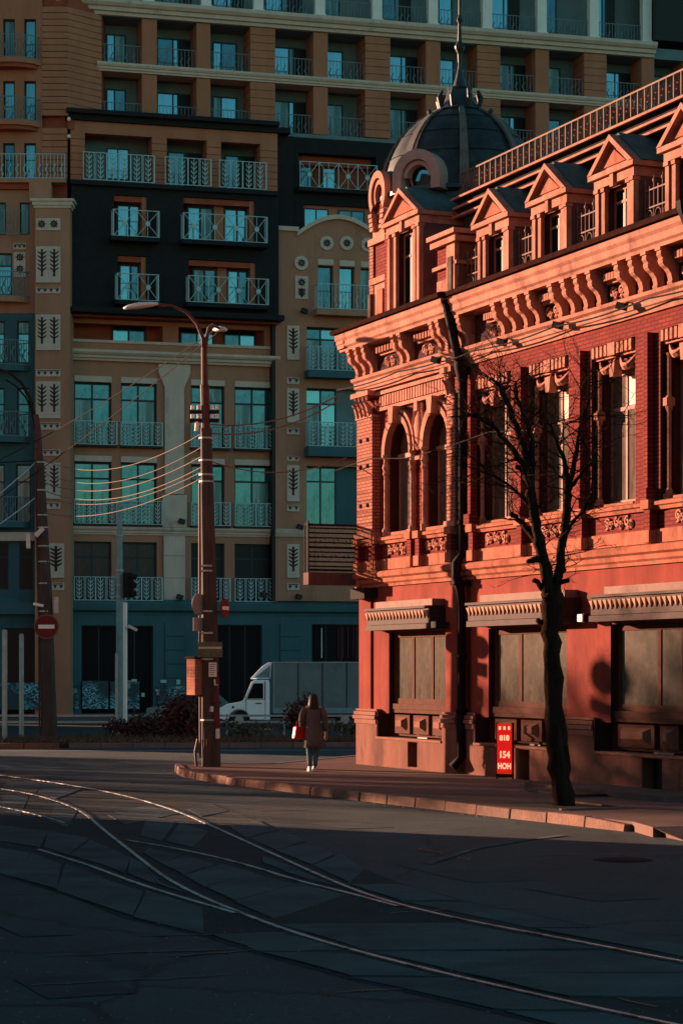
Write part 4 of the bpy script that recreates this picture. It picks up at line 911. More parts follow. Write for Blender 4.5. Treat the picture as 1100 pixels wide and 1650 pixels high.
# pale illustrated film on the lower shopfront glass
def film_mat():
    m = pmat('pale patterned film', (.12, .38, .44), .6, .1, 2, 0); n = m.node_tree.nodes; l = m.node_tree.links
    tc = n['Texture Coordinate']; mp = n.new('ShaderNodeMapping'); l.new(tc.outputs['Object'], mp.inputs[0]); mp.inputs['Scale'].default_value = (1, 1, .8)
    w = n.new('ShaderNodeTexWave'); w.wave_type = 'RINGS'; w.inputs['Scale'].default_value = 2.6; w.inputs['Distortion'].default_value = 14; w.inputs['Detail'].default_value = 3; w.inputs['Detail Scale'].default_value = 1.6
    l.new(mp.outputs[0], w.inputs[0]); r = n.new('ShaderNodeValToRGB'); r.color_ramp.elements[0].position = .45; r.color_ramp.elements[1].position = .62
    r.color_ramp.elements[0].color = (.018, .05, .06, 1); r.color_ramp.elements[1].color = (.16, .42, .48, 1); l.new(w.outputs[0], r.inputs[0])
    z = n.new('ShaderNodeTexNoise'); z.inputs['Scale'].default_value = .9; l.new(tc.outputs['Object'], z.inputs[0]); c = n.new('ShaderNodeValToRGB'); c.color_ramp.elements[0].position = .42; c.color_ramp.elements[1].position = .56
    l.new(z.outputs[0], c.inputs[0]); mx = n.new('ShaderNodeMix'); mx.data_type = 'RGBA'; l.new(c.outputs[0], mx.inputs[0]); mx.inputs[6].default_value = (.02, .05, .06, 1); l.new(r.outputs[0], mx.inputs[7])
    l.new(mx.outputs[2], n['Principled BSDF'].inputs['Base Color']); return m
M['film'] = film_mat()
for a, b, t in ((-60, 66, 1100), (86, 128, 1104), (133, 175, 1097), (178, 225, 1098), (255, 300, 1106)): bgbox('window_film', 'film', U(a, -.3 if a > 60 else -1.3), U(b, -.3 if a > 60 else -1.3), -.30 if a > 60 else -1.33, -.26 if a > 60 else -1.29, .35, Z(a, t))
rf = random.Random(3)
for k in range(26):
    x = U(rf.choice([20, 45, 95, 105, 118, 262, 275, 290, 50, 205, 215]))+rf.uniform(-.4, .4); z = rf.uniform(.9, 1.6); bgbox('sticker', 'trail', x, x+rf.uniform(.1, .3), -.30, -.285, z, z+rf.uniform(.08, .25))
# ---- right gabled wing
gy = -.55
def GX(px): return U(px, gy)
def GZ(px, py): return Z(px, py, gy)
zb5 = 5.5
gop = [(512, 537, 428, 500), (547, 571, 430, 500), (581, 603, 432, 500), (494, 578, 528, 600), (494, 612, 627, 722), (494, 612, 752, 848)]
go = [(GX(a), GX(b), GZ((a+b)/2, d), GZ((a+b)/2, c)) for a, b, c, d in gop]
zsh = GZ(478, 396)
wall('gable_wall', M['brown'], apt, GX(444), GX(640), zb5, zsh, gy, go, .5, .6)
N = 18; xl, xr = GX(478), GX(612)
def gz(t): return GZ(545, 385)+ (GZ(545, 354)-GZ(545, 385))*sin(pi*t)**.9
top = [(xl+(xr-xl)*i/N, gz(i/N)) for i in range(N+1)]
MB().prism([(xl, zsh), *top, (xr, zsh)][::-1], gy, gy+.5, 'y').obj('gable', M['brown'], apt)
m = MB()
for p, q in zip(top[:-1], top[1:]): m.prism([(p[0], p[1]), (q[0], q[1]), (q[0], q[1]+.22), (p[0], p[1]+.22)], gy-.18, gy+.5, 'y')
m.obj('gable_coping', M['cream'], apt)
MB().box(GX(444), xl, gy, gy+.6, zsh, GZ(460, 372)).obj('gable_pier', M['brown'], apt); MB().box(GX(442), xl+.08, gy-.12, gy+.6, GZ(460, 372), GZ(460, 365)).obj('gable_pier_cap', M['cream'], apt)
bgbox('expansion_joint', 'black', GX(444)-.16, GX(444)-.002, gy+.02, .4, 5.5, 23)
for k, (x0, x1, z0, z1) in enumerate(go):
    if k < 3:
        window(apt, x0, x1, z0, z1, gy+.3, 1, None, M['tframe'], M['tglass'], .06); bgbox('lintel', 'cream', x0, x1, gy-.04, gy+.05, z1+.03, z1+.3)
    else:
        split = x0+(GX(545)-x0)
        window(apt, x0, split, z0, z1, gy+.42, 2, .75, M['tframe'], M['tglass'] if k < 5 else M['tglass2'], .08)
        bgbox('spandrel', 'greywall' if k < 5 else 'tealwall', split, x1, gy+.44, gy+.49, z0, z1)
    
rail('balcony_railing', GX(506), GX(608), gy-.7, GZ(550, 502), 1.2, 'scroll', 'trail', end=.7); bgbox('balcony_slab', 'brown', GX(504), GX(610), gy-.75, gy, GZ(550, 512), GZ(550, 502.5))
for t, b, s in ((562, 600, 612), (683, 722, 738)):
    rail('balcony_railing', GX(492), GX(612), gy-.7, GZ(540, b), GZ(540, t)-GZ(540, b), 'leaf', 'trail', end=.7); bgbox('balcony_slab', 'tealwall', GX(490), GX(614), gy-.8, gy, GZ(540, s), GZ(540, b)-.01)
for a, c in ((526, 392), (558, 392), (592, 395), (485, 424)):
    cx, cz = GX(a), GZ(a, c); d = MB().prism([(cx+.34*cos(j*pi/10), cz+.34*sin(j*pi/10)) for j in range(20)], gy-.08, gy, 'y').obj('roundel', M['cream'], apt); m = MB(); flower_relief(m, cx, cz, .2, gy-.08); m.obj('relief', M['relief'], d)
x0, x1, z0, z1 = GX(475), GX(496), GZ(485, 482), GZ(485, 445); d = bgbox('ornament_panel', 'cream', x0, x1, gy-.06, gy, z0, z1); m = MB(); flower_relief(m, (x0+x1)/2, z1-.3, .2, gy-.06); tree_relief(m, (x0+x1)/2, z0+.08, .45, .4, gy-.06); m.obj('relief', M['relief'], d)
for t, b in ((525, 580), (626, 681), (750, 808), (877, 931)): tree_panel(GX(462), GX(482), GZ(472, b), GZ(472, t), gy, 1, apt)
for t, b in ((608, 619), (690, 700), (735, 743), (814, 824), (940, 951)): dash_panel(GX(462), GX(482), GZ(472, b), GZ(472, t), gy, 2, apt)
profile('cornice', M['cream'], apt, [(gy+.3, 8.57), (gy-.1, 8.57), (gy-.2, 8.75), (gy-.25, 8.95), (gy+.3, 8.95)], GX(443), GX(494))
for a, c in ((293, 840), (290, 962), (487, 503), (480, 850), (478, 962), (425, 958)):
    f = MB().obox((U(a, -.4), -.4 if a < 440 else gy-.25, Z(a, c, -.4)), (.28, .2, .22), .2, .3).obj('flood_lamp', M['black'], apt)
# red neon-like strips seen in the dark shopfront behind the truck
for k, x in enumerate((518, 545, 552, 560, 569)): bgbox('shop_decoration', 'signred' if k else 'paper', U(x), U(x)+.05, .06, .08, Z(540, 1060), Z(540, 1012-k))
# two small lit lamps under the chamfer
for c in (196, 224):
    b = bpy.data.objects.new('wall_lamp', MB().lathe([(0, 0), (.07, .03), (.09, .1), (.05, .18), (0, .2)], 0, 0, 10).mesh('wall_lamp', M['glow'] if 'glow' in M else M['creamletter'])); link(b, left); b.location = (LX(112), -.12, LZ(c))
for o in list(apt.children):
    pass
# ================================================================== BUILDINGS OUTSIDE THE FRAME THAT CAST THE STREET'S SHADE
def plain_block(name, label, x0, x1, y0, y1, h, mt, face):
    r = empty(name, ((x0+x1)/2, (y0+y1)/2, 0), 0, label, 'building'); hx, hy = (x1-x0)/2, (y1-y0)/2
    MB().box(-hx, hx, -hy, hy, -.14, h).obj('wall', M[mt], r); MB().box(-hx-.3, hx+.3, -hy-.3, hy+.3, h, h+.5).obj('roof', M['blackroof'], r)
    m = MB(); g = MB()
    for k in range(int(2*hy/3.2)):
        for f in range(int((h-1)/3.3)):
            y = -hy+1.6+k*3.2; z = 1+f*3.3; m.box(hx, hx+.05, y-.7, y+.7, z, z+1.9); g.box(hx+.051, hx+.07, y-.6, y+.6, z+.1, z+1.8)
    m.obj('window_frames', M['cream'], r); g.obj('window_glass', M['darkglass'], r)
plain_block('foreground_shading_building', 'plain brown block outside the frame to the left of the road, shading the foreground', -45, -9.2, -25, 38.0, 17, 'brown', 1)  # unseen block, pulled close to the road to darken the left foreground
plain_block('sun_blocking_building', 'unseen brown block at the far left corner, added to shade the truck', -39, -26, 84, 101.5, 22, 'brown', 1)  # unseen block added to keep sun off the truck

def far_row():
    r = empty('glow_blocking_building', (-150, 150, 0), radians(-58+90), 'unseen long low block far left, added to hide the bright horizon', 'building')  # unseen row added to cut the low horizon glow
    MB().box(-75, 75, -6, 6, -.14, 15).obj('wall', M['brown'], r); MB().box(-75.3, 75.3, -6.3, 6.3, 15, 15.6).obj('roof', M['blackroof'], r)
    m = MB()
    for k in range(46):
        for f in range(4): m.box(-73.5+k*3.2, -72.1+k*3.2, -6.06, -6.01, 1.2+f*3.4, 3.2+f*3.4)
    m.obj('window_glass', M['darkglass'], r)
far_row()
# ================================================================== GROUND
def road_mat():
    m = pmat('asphalt', (.030, .036, .037), .85, .25, .35, .5, 60, spec=.35); n = m.node_tree.nodes; l = m.node_tree.links; b = n['Principled BSDF']; tc = n['Texture Coordinate']
    mp = n.new('ShaderNodeMapping'); mp.inputs['Scale'].default_value = (1, .55, 1); l.new(tc.outputs['Object'], mp.inputs[0])
    nz = n.new('ShaderNodeTexNoise'); nz.inputs['Scale'].default_value = .45; nz.inputs['Detail'].default_value = 12; nz.inputs['Roughness'].default_value = .72; l.new(mp.outputs[0], nz.inputs[0])
    cr = n.new('ShaderNodeValToRGB'); cr.color_ramp.elements[0].position = .38; cr.color_ramp.elements[1].position = .62; cr.color_ramp.elements[0].color = (.013, .021, .0225, 1); cr.color_ramp.elements[1].color = (.034, .050, .052, 1); l.new(nz.outputs[0], cr.inputs[0])
    v = n.new('ShaderNodeTexVoronoi'); v.feature = 'DISTANCE_TO_EDGE'; v.inputs['Scale'].default_value = .38
    wr = n.new('ShaderNodeTexNoise'); wr.inputs['Scale'].default_value = 1.6; wr.inputs['Detail'].default_value = 6; l.new(tc.outputs['Object'], wr.inputs[0]); mxv = n.new('ShaderNodeMix'); mxv.data_type = 'RGBA'; mxv.inputs[0].default_value = .35
    l.new(tc.outputs['Object'], mxv.inputs[6]); l.new(wr.outputs[1], mxv.inputs[7]); l.new(mxv.outputs[2], v.inputs[0])
    c2 = n.new('ShaderNodeValToRGB'); c2.color_ramp.elements[0].position = .004; c2.color_ramp.elements[1].position = .014; l.new(v.outputs[0], c2.inputs[0])
    mx = n.new('ShaderNodeMix'); mx.data_type = 'RGBA'; l.new(c2.outputs[0], mx.inputs[0]); mx.inputs[6].default_value = (.012, .012, .012, 1); l.new(cr.outputs[0], mx.inputs[7]); 
    sp = n.new('ShaderNodeTexNoise'); sp.inputs['Scale'].default_value = 14; sp.inputs['Detail'].default_value = 8; sp.inputs['Roughness'].default_value = .8; l.new(tc.outputs['Object'], sp.inputs[0])
    sr = n.new('ShaderNodeValToRGB'); sr.color_ramp.elements[0].position = .36; sr.color_ramp.elements[1].position = .66; sr.color_ramp.elements[0].color = (.5, .5, .5, 1); sr.color_ramp.elements[1].color = (1.5, 1.5, 1.5, 1); l.new(sp.outputs[0], sr.inputs[0])
    m3 = n.new('ShaderNodeMix'); m3.data_type = 'RGBA'; m3.blend_type = 'MULTIPLY'; m3.inputs[0].default_value = 1; l.new(mx.outputs[2], m3.inputs[6]); l.new(sr.outputs[0], m3.inputs[7]); l.new(m3.outputs[2], b.inputs['Base Color'])
    mr = n.new('ShaderNodeMapRange'); mr.inputs[3].default_value = .65; mr.inputs[4].default_value = .95; l.new(nz.outputs[0], mr.inputs[0]); l.new(mr.outputs[0], b.inputs['Roughness'])
    return m
M['road'] = road_mat()
RZ = -.14
m = MB(); m.add([(-400, -400, RZ), (400, -400, RZ), (400, 500, RZ), (-400, 500, RZ)], [(0,1,2,3)]); tag(m.obj('road', M['road']), kind='structure')
def resample(pts, n):
    pts = [Vector(p) for p in pts]; d = [0]
    for a, b in zip(pts[:-1], pts[1:]): d.append(d[-1]+(b-a).length)
    out = []
    for i in range(n):
        t = d[-1]*i/(n-1); k = 0
        while k < len(d)-2 and d[k+1] < t: k += 1
        f = (t-d[k])/max(1e-9, d[k+1]-d[k]); out.append(pts[k].lerp(pts[k+1], min(1, f)))
    return out
def smooth(pts, it=3):
    pts = [Vector(p) for p in pts]
    for _ in range(it):
        q = [pts[0]]
        for a, b in zip(pts[:-1], pts[1:]): q += [a.lerp(b, .25), a.lerp(b, .75)]
        pts = q+[pts[-1]]
    return pts
def g2(*pp): return [G(x, y, RZ) for x, y in pp]
track = empty('tram_track', (0, 0, 0), kind='structure')
RAILS = {
 'A': g2((-160, 1232), (-60, 1241), (5, 1250), (100, 1263), (200, 1281), (290, 1308), (350, 1336), (420, 1368), (480, 1396), (560, 1432), (640, 1459), (760, 1487), (900, 1513), (1100, 1552), (1400, 1605)),
 'B': g2((-160, 1252), (-60, 1262), (0, 1271), (60, 1281), (130, 1304), (165, 1337), (210, 1372), (260, 1412), (310, 1440), (380, 1470), (460, 1500), (560, 1531), (700, 1567), (850, 1602), (1100, 1657), (1400, 1715)),
 'C': g2((205, 1355), (300, 1371), (400, 1395), (480, 1421), (560, 1440), (640, 1462)),
 'D': g2((62, 1370), (110, 1385), (150, 1398), (220, 1425), (300, 1450), (380, 1473)),
 'E': g2((-100, 1285), (0, 1300), (60, 1313), (105, 1327))}
def rail_strip(pts, w=.050, h=.004, z=RZ+.012, gap=.035):
    pts = smooth(pts, 2); m = MB(); g = MB()
    L, R_, L2, R2 = [], [], [], []
    for i, p in enumerate(pts):
        t = (pts[min(i+1, len(pts)-1)]-pts[max(i-1, 0)]); t.z = 0; t.normalize(); nn = Vector((-t.y, t.x, 0)); p = Vector((p.x, p.y, 0))
        L.append(p+nn*w/2); R_.append(p-nn*w/2); L2.append(p+nn*(w/2+gap)); R2.append(p-nn*(w/2+gap))
    for i in range(len(pts)-1):
        a, b, c, d = L[i], L[i+1], R_[i+1], R_[i]
        v = [(q.x, q.y, zz) for zz in (z-.02, z+h) for q in (a, b, c, d)]; m.add(v, [(4,5,6,7), (0,1,5,4), (3,7,6,2)])
        for s0, s1 in ((L, L2),):
            a, b, c, d = s0[i], s0[i+1], s1[i+1], s1[i]; g.add([(q.x, q.y, z+.006) for q in (a, b, c, d)], [(0,1,2,3)])
    m.obj('tram_rail', M['steel'], track); g.obj('rail_groove', M['black'] if False else M['soil'], track)
for k, p in RAILS.items(): rail_strip(p)
# concrete slabs laid between and beside the rails
def slabs(la, lb, n, a0=0., a1=1., off=0, cols=1, gap=.055, drop=.05):
    A_ = resample(la, n+1); B_ = resample(lb, n+1); rs = random.Random(n+cols)
    for i in range(n):
        for c in range(cols):
            if rs.random() < drop: continue
            f0, f1 = c/cols, (c+1)/cols
            q = [A_[i].lerp(B_[i], f0), A_[i].lerp(B_[i], f1), A_[i+1].lerp(B_[i+1], f1), A_[i+1].lerp(B_[i+1], f0)]
            ce = (q[0]+q[1]+q[2]+q[3])/4
            q = [ce+(v-ce)*(1-gap/max(.2, (v-ce).length)) for v in q]; zt = [RZ+.010+rs.uniform(-.003, .009) for _ in range(4)]; q = [v+Vector((rs.uniform(-.05, .05), rs.uniform(-.05, .05), 0)) for v in q]
            # broken corners
            if rs.random() < .3: j = rs.randrange(4); q[j] = q[j].lerp(ce, rs.uniform(.05, .2))
            vs = [(v.x, v.y, RZ-.03) for v in q]+[(v.x, v.y, z) for v, z in zip(q, zt)]
            MB().add(vs, [(4,5,6,7),(0,1,5,4),(1,2,6,5),(2,3,7,6),(3,0,4,7)]).obj('concrete_slab', M['slab'], track)
def slabs_y(la, lb, step, seed, cols=1, gap=.045):
    rs = random.Random(seed)
    def xat(poly, Y):
        for a, b in zip(poly[:-1], poly[1:]):
            if (a.y-Y)*(b.y-Y) <= 0 and abs(a.y-b.y) > 1e-6: t = (Y-a.y)/(b.y-a.y); return a.x+(b.x-a.x)*t
        return None
    Y = min(la[0].y, lb[0].y)-.02; Y1 = max(la[-1].y, lb[-1].y)+.02
    while Y > Y1+.3:
        Yn = max(Y1, Y-step*rs.uniform(.8, 1.2)); v = [xat(la, Y), xat(lb, Y), xat(lb, Yn), xat(la, Yn)]
        if None not in v:
            for c in range(cols):
                f0, f1 = c/cols, (c+1)/cols; sk = rs.uniform(-.1, .1)
                q = [Vector((v[0]+(v[1]-v[0])*f0, Y, 0)), Vector((v[0]+(v[1]-v[0])*f1, Y+sk, 0)), Vector((v[3]+(v[2]-v[3])*f1, Yn+sk, 0)), Vector((v[3]+(v[2]-v[3])*f0, Yn, 0))]
                ce = (q[0]+q[1]+q[2]+q[3])/4; q = [ce+(w-ce)*(1-gap*1.4/max(.25, (w-ce).length)) for w in q]
                # chipped, uneven outline
                out = []
                for k in range(4):
                    a, b = q[k], q[(k+1) % 4]
                    for t in (0, .33, .66): w = a.lerp(b, t); out.append((w.x+rs.uniform(-.025, .025), w.y+rs.uniform(-.03, .03)))
                z0 = RZ+.012+rs.uniform(-.002, .006); tx, ty = rs.uniform(-.006, .006), rs.uniform(-.004, .004); m = MB(); nn = len(out)
                m.add([(x, y, RZ-.02) for x, y in out]+[(x, y, max(RZ+.007, z0+(x-ce.x)*tx+(y-ce.y)*ty)) for x, y in out], [tuple(range(nn, 2*nn))]+[(k, (k+1) % nn, (k+1) % nn+nn, k+nn) for k in range(nn)])
                m.obj('concrete_slab', M['slab'], track)
        Y = Yn
sub = lambda pts, a, b: resample(pts, 60)[int(a*59):int(b*59)+1]
BL = g2((330, 1505), (420, 1537), (560, 1575), (720, 1612), (900, 1655), (1150, 1712), (1400, 1770))
B2 = g2((330, 1452), (380, 1474), (460, 1504), (560, 1535), (700, 1571), (850, 1606), (1100, 1661), (1400, 1719))
B3 = g2((330, 1443), (380, 1466), (460, 1496), (560, 1527), (700, 1563), (850, 1598), (1100, 1653), (1400, 1711))
A2 = g2((560, 1443), (640, 1466), (760, 1494), (900, 1519), (1100, 1558), (1400, 1611))
B4 = g2((440, 1489), (560, 1527), (700, 1563), (850, 1598), (1100, 1653), (1400, 1711))
AR = g2((560, 1426), (640, 1453), (760, 1480), (900, 1506), (1100, 1545), (1400, 1598))
AO = g2((560, 1392), (640, 1425), (760, 1458), (900, 1485), (1100, 1527), (1400, 1580))
slabs_y(BL, B2, 1.5, 1); slabs_y(B4, A2, 1.7, 2); slabs_y(AR, AO, 2.0, 3)
M['bed'] = pmat('dark track bed', (.013, .019, .020), .95, .5, 1.5, .4, 30)
bedp = g2((-150, 1395), (-40, 1402), (40, 1422), (120, 1448), (200, 1480), (330, 1510), (420, 1540), (560, 1578), (720, 1615), (900, 1658), (1150, 1715), (1400, 1773), (1400, 1577), (1100, 1524), (900, 1482), (760, 1455), (640, 1422), (560, 1389), (420, 1325), (340, 1293), (200, 1270), (100, 1252), (5, 1240), (-150, 1225))
MB().add([(p.x, p.y, RZ+.0035) for p in bedp], [tuple(range(len(bedp)))]).obj('track_bed', M['bed'], track)
slabs(g2((300, 1303), (360, 1333), (430, 1366), (500, 1396), (560, 1424)), g2((340, 1295), (420, 1325), (500, 1355), (540, 1375), (590, 1402)), 6, drop=.2)
slabs(g2((-40, 1400), (40, 1420), (120, 1446), (200, 1478), (330, 1507)), g2((-40, 1360), (40, 1372), (120, 1398), (200, 1427), (330, 1463)), 5)
slabs(g2((0, 1356), (60, 1364), (140, 1386), (230, 1420), (310, 1446)), g2((0, 1330), (60, 1336), (150, 1352), (215, 1384), (262, 1420)), 6)
slabs(g2((225, 1376), (300, 1417), (360, 1450), (440, 1482)), g2((235, 1367), (330, 1386), (420, 1410), (560, 1443)), 5)
slabs(g2((0, 1306), (60, 1320), (110, 1334)), g2((0, 1275), (60, 1286), (125, 1306)), 3); slabs(g2((180, 1338), (240, 1352), (330, 1370), (420, 1392), (500, 1420)), g2((150, 1300), (240, 1312), (330, 1338), (420, 1376), (540, 1430)), 7, drop=.25)
slabs(g2((20, 1254), (100, 1267), (200, 1286), (290, 1312)), g2((0, 1268), (60, 1278), (130, 1300), (200, 1330)), 5, drop=.2)
# pavement with its kerbs
near = [(282, 1242), (285, 1249), (300, 1254), (350, 1262), (410, 1270), (470, 1277), (540, 1286), (600, 1293), (700, 1305), (810, 1318), (900, 1328), (1003, 1340)]
kp = [G(x, y, RZ) for x, y in near]
far = [Vector((kp[0].x+.25, kp[0].y+.8, 0)), Vector((-1.6, 51.6, 0)), Vector((.4, 56.6, 0)), Vector((6, 70, 0)), Vector((30, 70, 0)), Vector((30, 36, 0)), Vector((6.5, 31.8, 0)), Vector((4.3, 30.9, 0))]
inner = []
for i, p in enumerate(kp):
    t = kp[min(i+1, len(kp)-1)]-kp[max(i-1, 0)]; t.z = 0; t.normalize(); nn = Vector((-t.y, t.x, 0)); inner.append(Vector((p.x, p.y, 0))+nn*.16)
loop = [(p.x, p.y) for p in inner]+[(p.x, p.y) for p in far[::-1]]
pav = MB().prism(loop, RZ-.05, 0, 'z').obj('pavement', M['pave']); tag(pav, kind='structure')
rk = random.Random(2)
kk = resample(smooth(kp, 2), 21)
for i in range(20):
    a, b = Vector((kk[i].x, kk[i].y, 0)), Vector((kk[i+1].x, kk[i+1].y, 0)); t = (b-a); L = t.length; t.normalize(); nn = Vector((-t.y, t.x, 0)); g_ = .006+rk.random()*.012
    a2, b2 = a+t*g_, b-t*g_; z = .012+rk.uniform(-.012, .012); off = nn*rk.uniform(-.015, .015)
    if i == 19: z1 = -.04
    else: z1 = z
    q = [a2+off, b2+off, b2+nn*.17+off, a2+nn*.17+off]
    vs = [(v.x, v.y, RZ-.03) for v in q]+[(q[0].x+nn.x*.02, q[0].y+nn.y*.02, z), (q[1].x+nn.x*.02, q[1].y+nn.y*.02, z1), (q[2].x, q[2].y, z1), (q[3].x, q[3].y, z)]
    MB().add(vs, [(4,5,6,7),(0,1,5,4),(1,2,6,5),(2,3,7,6),(3,0,4,7)]).obj('kerb_stone', M['kerb'], pav, bevel=.012)
fk = resample([far[0], far[1], far[2], Vector((2.4, 61.5, 0))], 17)
for i in range(16):
    a, b = fk[i], fk[i+1]; t = (b-a).normalized(); nn = Vector((-t.y, t.x, 0)); q = [a+t*.012, b-t*.012, b-t*.012+nn*.16, a+t*.012+nn*.16]
    MB().add([(v.x, v.y, RZ-.03) for v in q]+[(v.x, v.y, .012) for v in q], [(4,5,6,7),(0,1,5,4),(1,2,6,5),(2,3,7,6),(3,0,4,7)]).obj('kerb_stone', M['kerbgrey'], pav)
m = MB(); e0, e1, e2 = inner[-1], far[7], far[6]; m.add([(e0.x, e0.y, -.001), (e1.x, e1.y, -.001), (e2.x, e2.y, -.001), (e2.x+.5, e2.y-.9, RZ+.003), (e1.x+.35, e1.y-.9, RZ+.003), (e0.x+.12, e0.y-.45, RZ+.003)], [(0, 1, 4, 5), (1, 2, 3, 4)]); tag(m.obj('dropped_kerb', M['pave']), kind='structure')
# pale step slab, door mat, tree pit
MB().box(11.5, 16.5, -1.5, -.45, 0.0, .10).obj('doorstep', M['pave'], red); MB().box(12.6, 14.6, -2.1, -1.52, .0, .05).obj('door_mat', M['black'], red)
TB = Vector((3.53, 35.8, 0))
pit = empty('tree_pit', TB, radians(-67), kind='structure'); MB().box(-1.0, 1.0, -.6, .5, .0, .006).obj('soil', M['soil'], pit)
MB().box(-1.06, 1.06, .5, .58, 0, .03).obj('edging', M['kerb'], pit); MB().box(1.0, 1.08, -.6, .498, 0, .03).obj('edging', M['kerb'], pit)
# far traffic island
isl = MB().prism([(-13.2, 66.2), (-11, 65.7), (-9.4, 66.0), (-8, 66.8), (12, 68.4), (12, 76), (-14, 74)], RZ-.05, -.01, 'z').obj('traffic_island', M['soil']); tag(isl, kind='structure')
for i in range(22):
    x = -8.1+i*.95; y = 66.5+(x+8)*.083; MB().obox((x+.47, y, -.065), (.93, .22, .15), .083).obj('kerb_stone', M['kerbgrey'], isl)
for i in range(5): MB().obox((-12.9+i*1.02, 65.82, -.06), (1.0, .25, .17), -.02).obj('kerb_stone', M['kerb'], isl)
mk = MB().add([(-10, 63.7, RZ+.004), (12, 65.2, RZ+.004), (12, 65.6, RZ+.004), (-10, 64.05, RZ+.004)], [(0,1,2,3)]).obj('road_line', M['white paint']); tag(mk, kind='structure')
bk = MB().box(-30, 30, 95.5, 104.4, RZ-.02, RZ+.13).obj('far_pavement', M['kerbgrey']); tag(bk, kind='structure')
# patches, seams and a painted arc of window-reflected sunlight on the asphalt
rp = random.Random(31); ROAD = bpy.data.objects['road']
M['patch'] = pmat('newer asphalt patch', (.025, .029, .031), .85, .3, 2, .4, 60); M['patch2'] = pmat('worn grey asphalt patch', (.036, .041, .042), .85, .35, 2, .5, 50, col2=(.026, .03, .031), thr=.5); M['seam'] = pmat('tar seam', (.008, .008, .009), .5, .3, 6, .1)
for i, (px, py, w, h) in enumerate([(760, 1405, 1.1, 2.6), (430, 1302, .9, 1.8), (950, 1440, .8, 1.6), (120, 1590, .7, 1.1), (560, 1330, .8, 1.5), (250, 1228, 2.0, 4), (60, 1500, .5, .9)]):
    c = G(px, py, RZ); a = .39+rp.uniform(-.08, .08); pts = []
    for k in range(4):
        sx, sy = ((-1, -1), (1, -1), (1, 1), (-1, 1))[k]; x, y = sx*w/2*rp.uniform(.9, 1), sy*h/2*rp.uniform(.9, 1)
        x2, y2 = (sx if k % 2 == 0 else sx*.3)*w/2, (sy if k % 2 else sy*.25)*h/2
        pts.append((c.x+x*cos(a)-y*sin(a), c.y+x*sin(a)+y*cos(a), RZ+.004+.0004*i))
    MB().add(pts, [(0, 1, 2, 3)]).obj('asphalt_patch', M['patch' if i % 2 else 'patch2'], ROAD)
for i in range(14):
    px, py = rp.uniform(0, 1100), rp.uniform(1250, 1620); c = G(px, py, RZ); a = rp.choice([-1.18, .38])+rp.uniform(-.3, .3); L = rp.uniform(1, 4); pts = []; w_ = []
    n = 10; m = MB(); pr = None
    for k in range(n+1):
        t = L*(k/n-.5); q = Vector((c.x+t*cos(a)+rp.uniform(-.05, .05), c.y+t*sin(a)+rp.uniform(-.05, .05), RZ+.0095)); nn = Vector((-sin(a), cos(a), 0))*rp.uniform(.008, .03)
        if pr: m.add([pr[0], pr[1], q+nn, q-nn], [(0,1,2,3)])
        pr = (q-nn, q+nn)
    m.obj('tar_seam', M['seam'], ROAD)
arc_pts = smooth(g2((905, 1347), (840, 1355), (780, 1365), (730, 1378), (690, 1393)), 2); m = MB(); pr = None
for k, q in enumerate(arc_pts):
    t = arc_pts[min(k+1, len(arc_pts)-1)]-arc_pts[max(0, k-1)]; t.normalize(); nn = Vector((-t.y, t.x, 0))*(.06+.02*sin(k)); q = Vector((q.x, q.y, RZ+.0105))
    if pr: m.add([pr[0], pr[1], q+nn, q-nn], [(0,1,2,3)])
    pr = (q-nn, q+nn)
M['lightstreak'] = pmat('painted light streak', (.075, .08, .078), .9, .5, 3, .1, col2=(.035, .04, .04), thr=.47); m.obj('light_streak', M['lightstreak'], ROAD)  # sunlight bounced off windows, painted as a pale strip
m = MB()
for i in range(800):
    c = G(rp.uniform(-50, 1150), 1240+420*rp.random()**1.3, RZ); s = rp.uniform(.006, .016); m.add([(c.x-s, c.y, RZ+.008), (c.x+s*.3, c.y-s, RZ+.008), (c.x+s, c.y+s*.6, RZ+.008), (c.x, c.y, RZ+.008+s*.8)], [(0,1,3), (1,2,3), (2,0,3)])
tag(m.obj('grit', M['kerbgrey'], fix=False), 'fine grit and pebbles scattered over the road', 'grit', kind='stuff')
# manhole cover
mh = G(1003, 1386, RZ); o = MB().lathe([(0, .012), (.30, .012), (.32, .004), (.36, .004), (.36, 0)], 0, 0, 20).obj('manhole_cover', M['iron']); o.location = mh; tag(o, kind='structure')
# ================================================================== GREENERY ON THE ISLAND
def leafy(name, c, rx, ry, h, n, mt, label, cat, group=None, seed=1, ls=.09, stems=True):
    rr = random.Random(seed); e = empty(name, c, 0, label, cat, group); m = MB()
    cl = [(rr.uniform(-.7, .7)*rx, rr.uniform(-.7, .7)*ry, rr.uniform(.35, .85)*h) for _ in range(9)]
    for i in range(n):
        k = rr.choice(cl); p = Vector((k[0]+rr.gauss(0, rx*.28), k[1]+rr.gauss(0, ry*.3), max(.03, k[2]+rr.gauss(0, h*.17))))
        a = Vector((rr.uniform(-1, 1), rr.uniform(-1, 1), rr.uniform(-1, 1))).normalized(); b = a.orthogonal().normalized(); s = ls*rr.uniform(.5, 1.3)
        m.add([p-a*s, p+b*s*.45, p+a*s, p-b*s*.45], [(0,1,2,3)])
    m.obj('foliage', mt, e, fix=False)
    if stems:
        s = MB()
        for k in cl: s.tube([(k[0]*.15, k[1]*.15, 0), (k[0]*.6, k[1]*.6, k[2]*.5), k], [.02, .014, .006], 4)
        s.obj('stems', M['bark'], e)
    return e
IY = 69.5
def on_island(px, Y=IY): return ((px-550)/FOC*Y, Y, -.01)
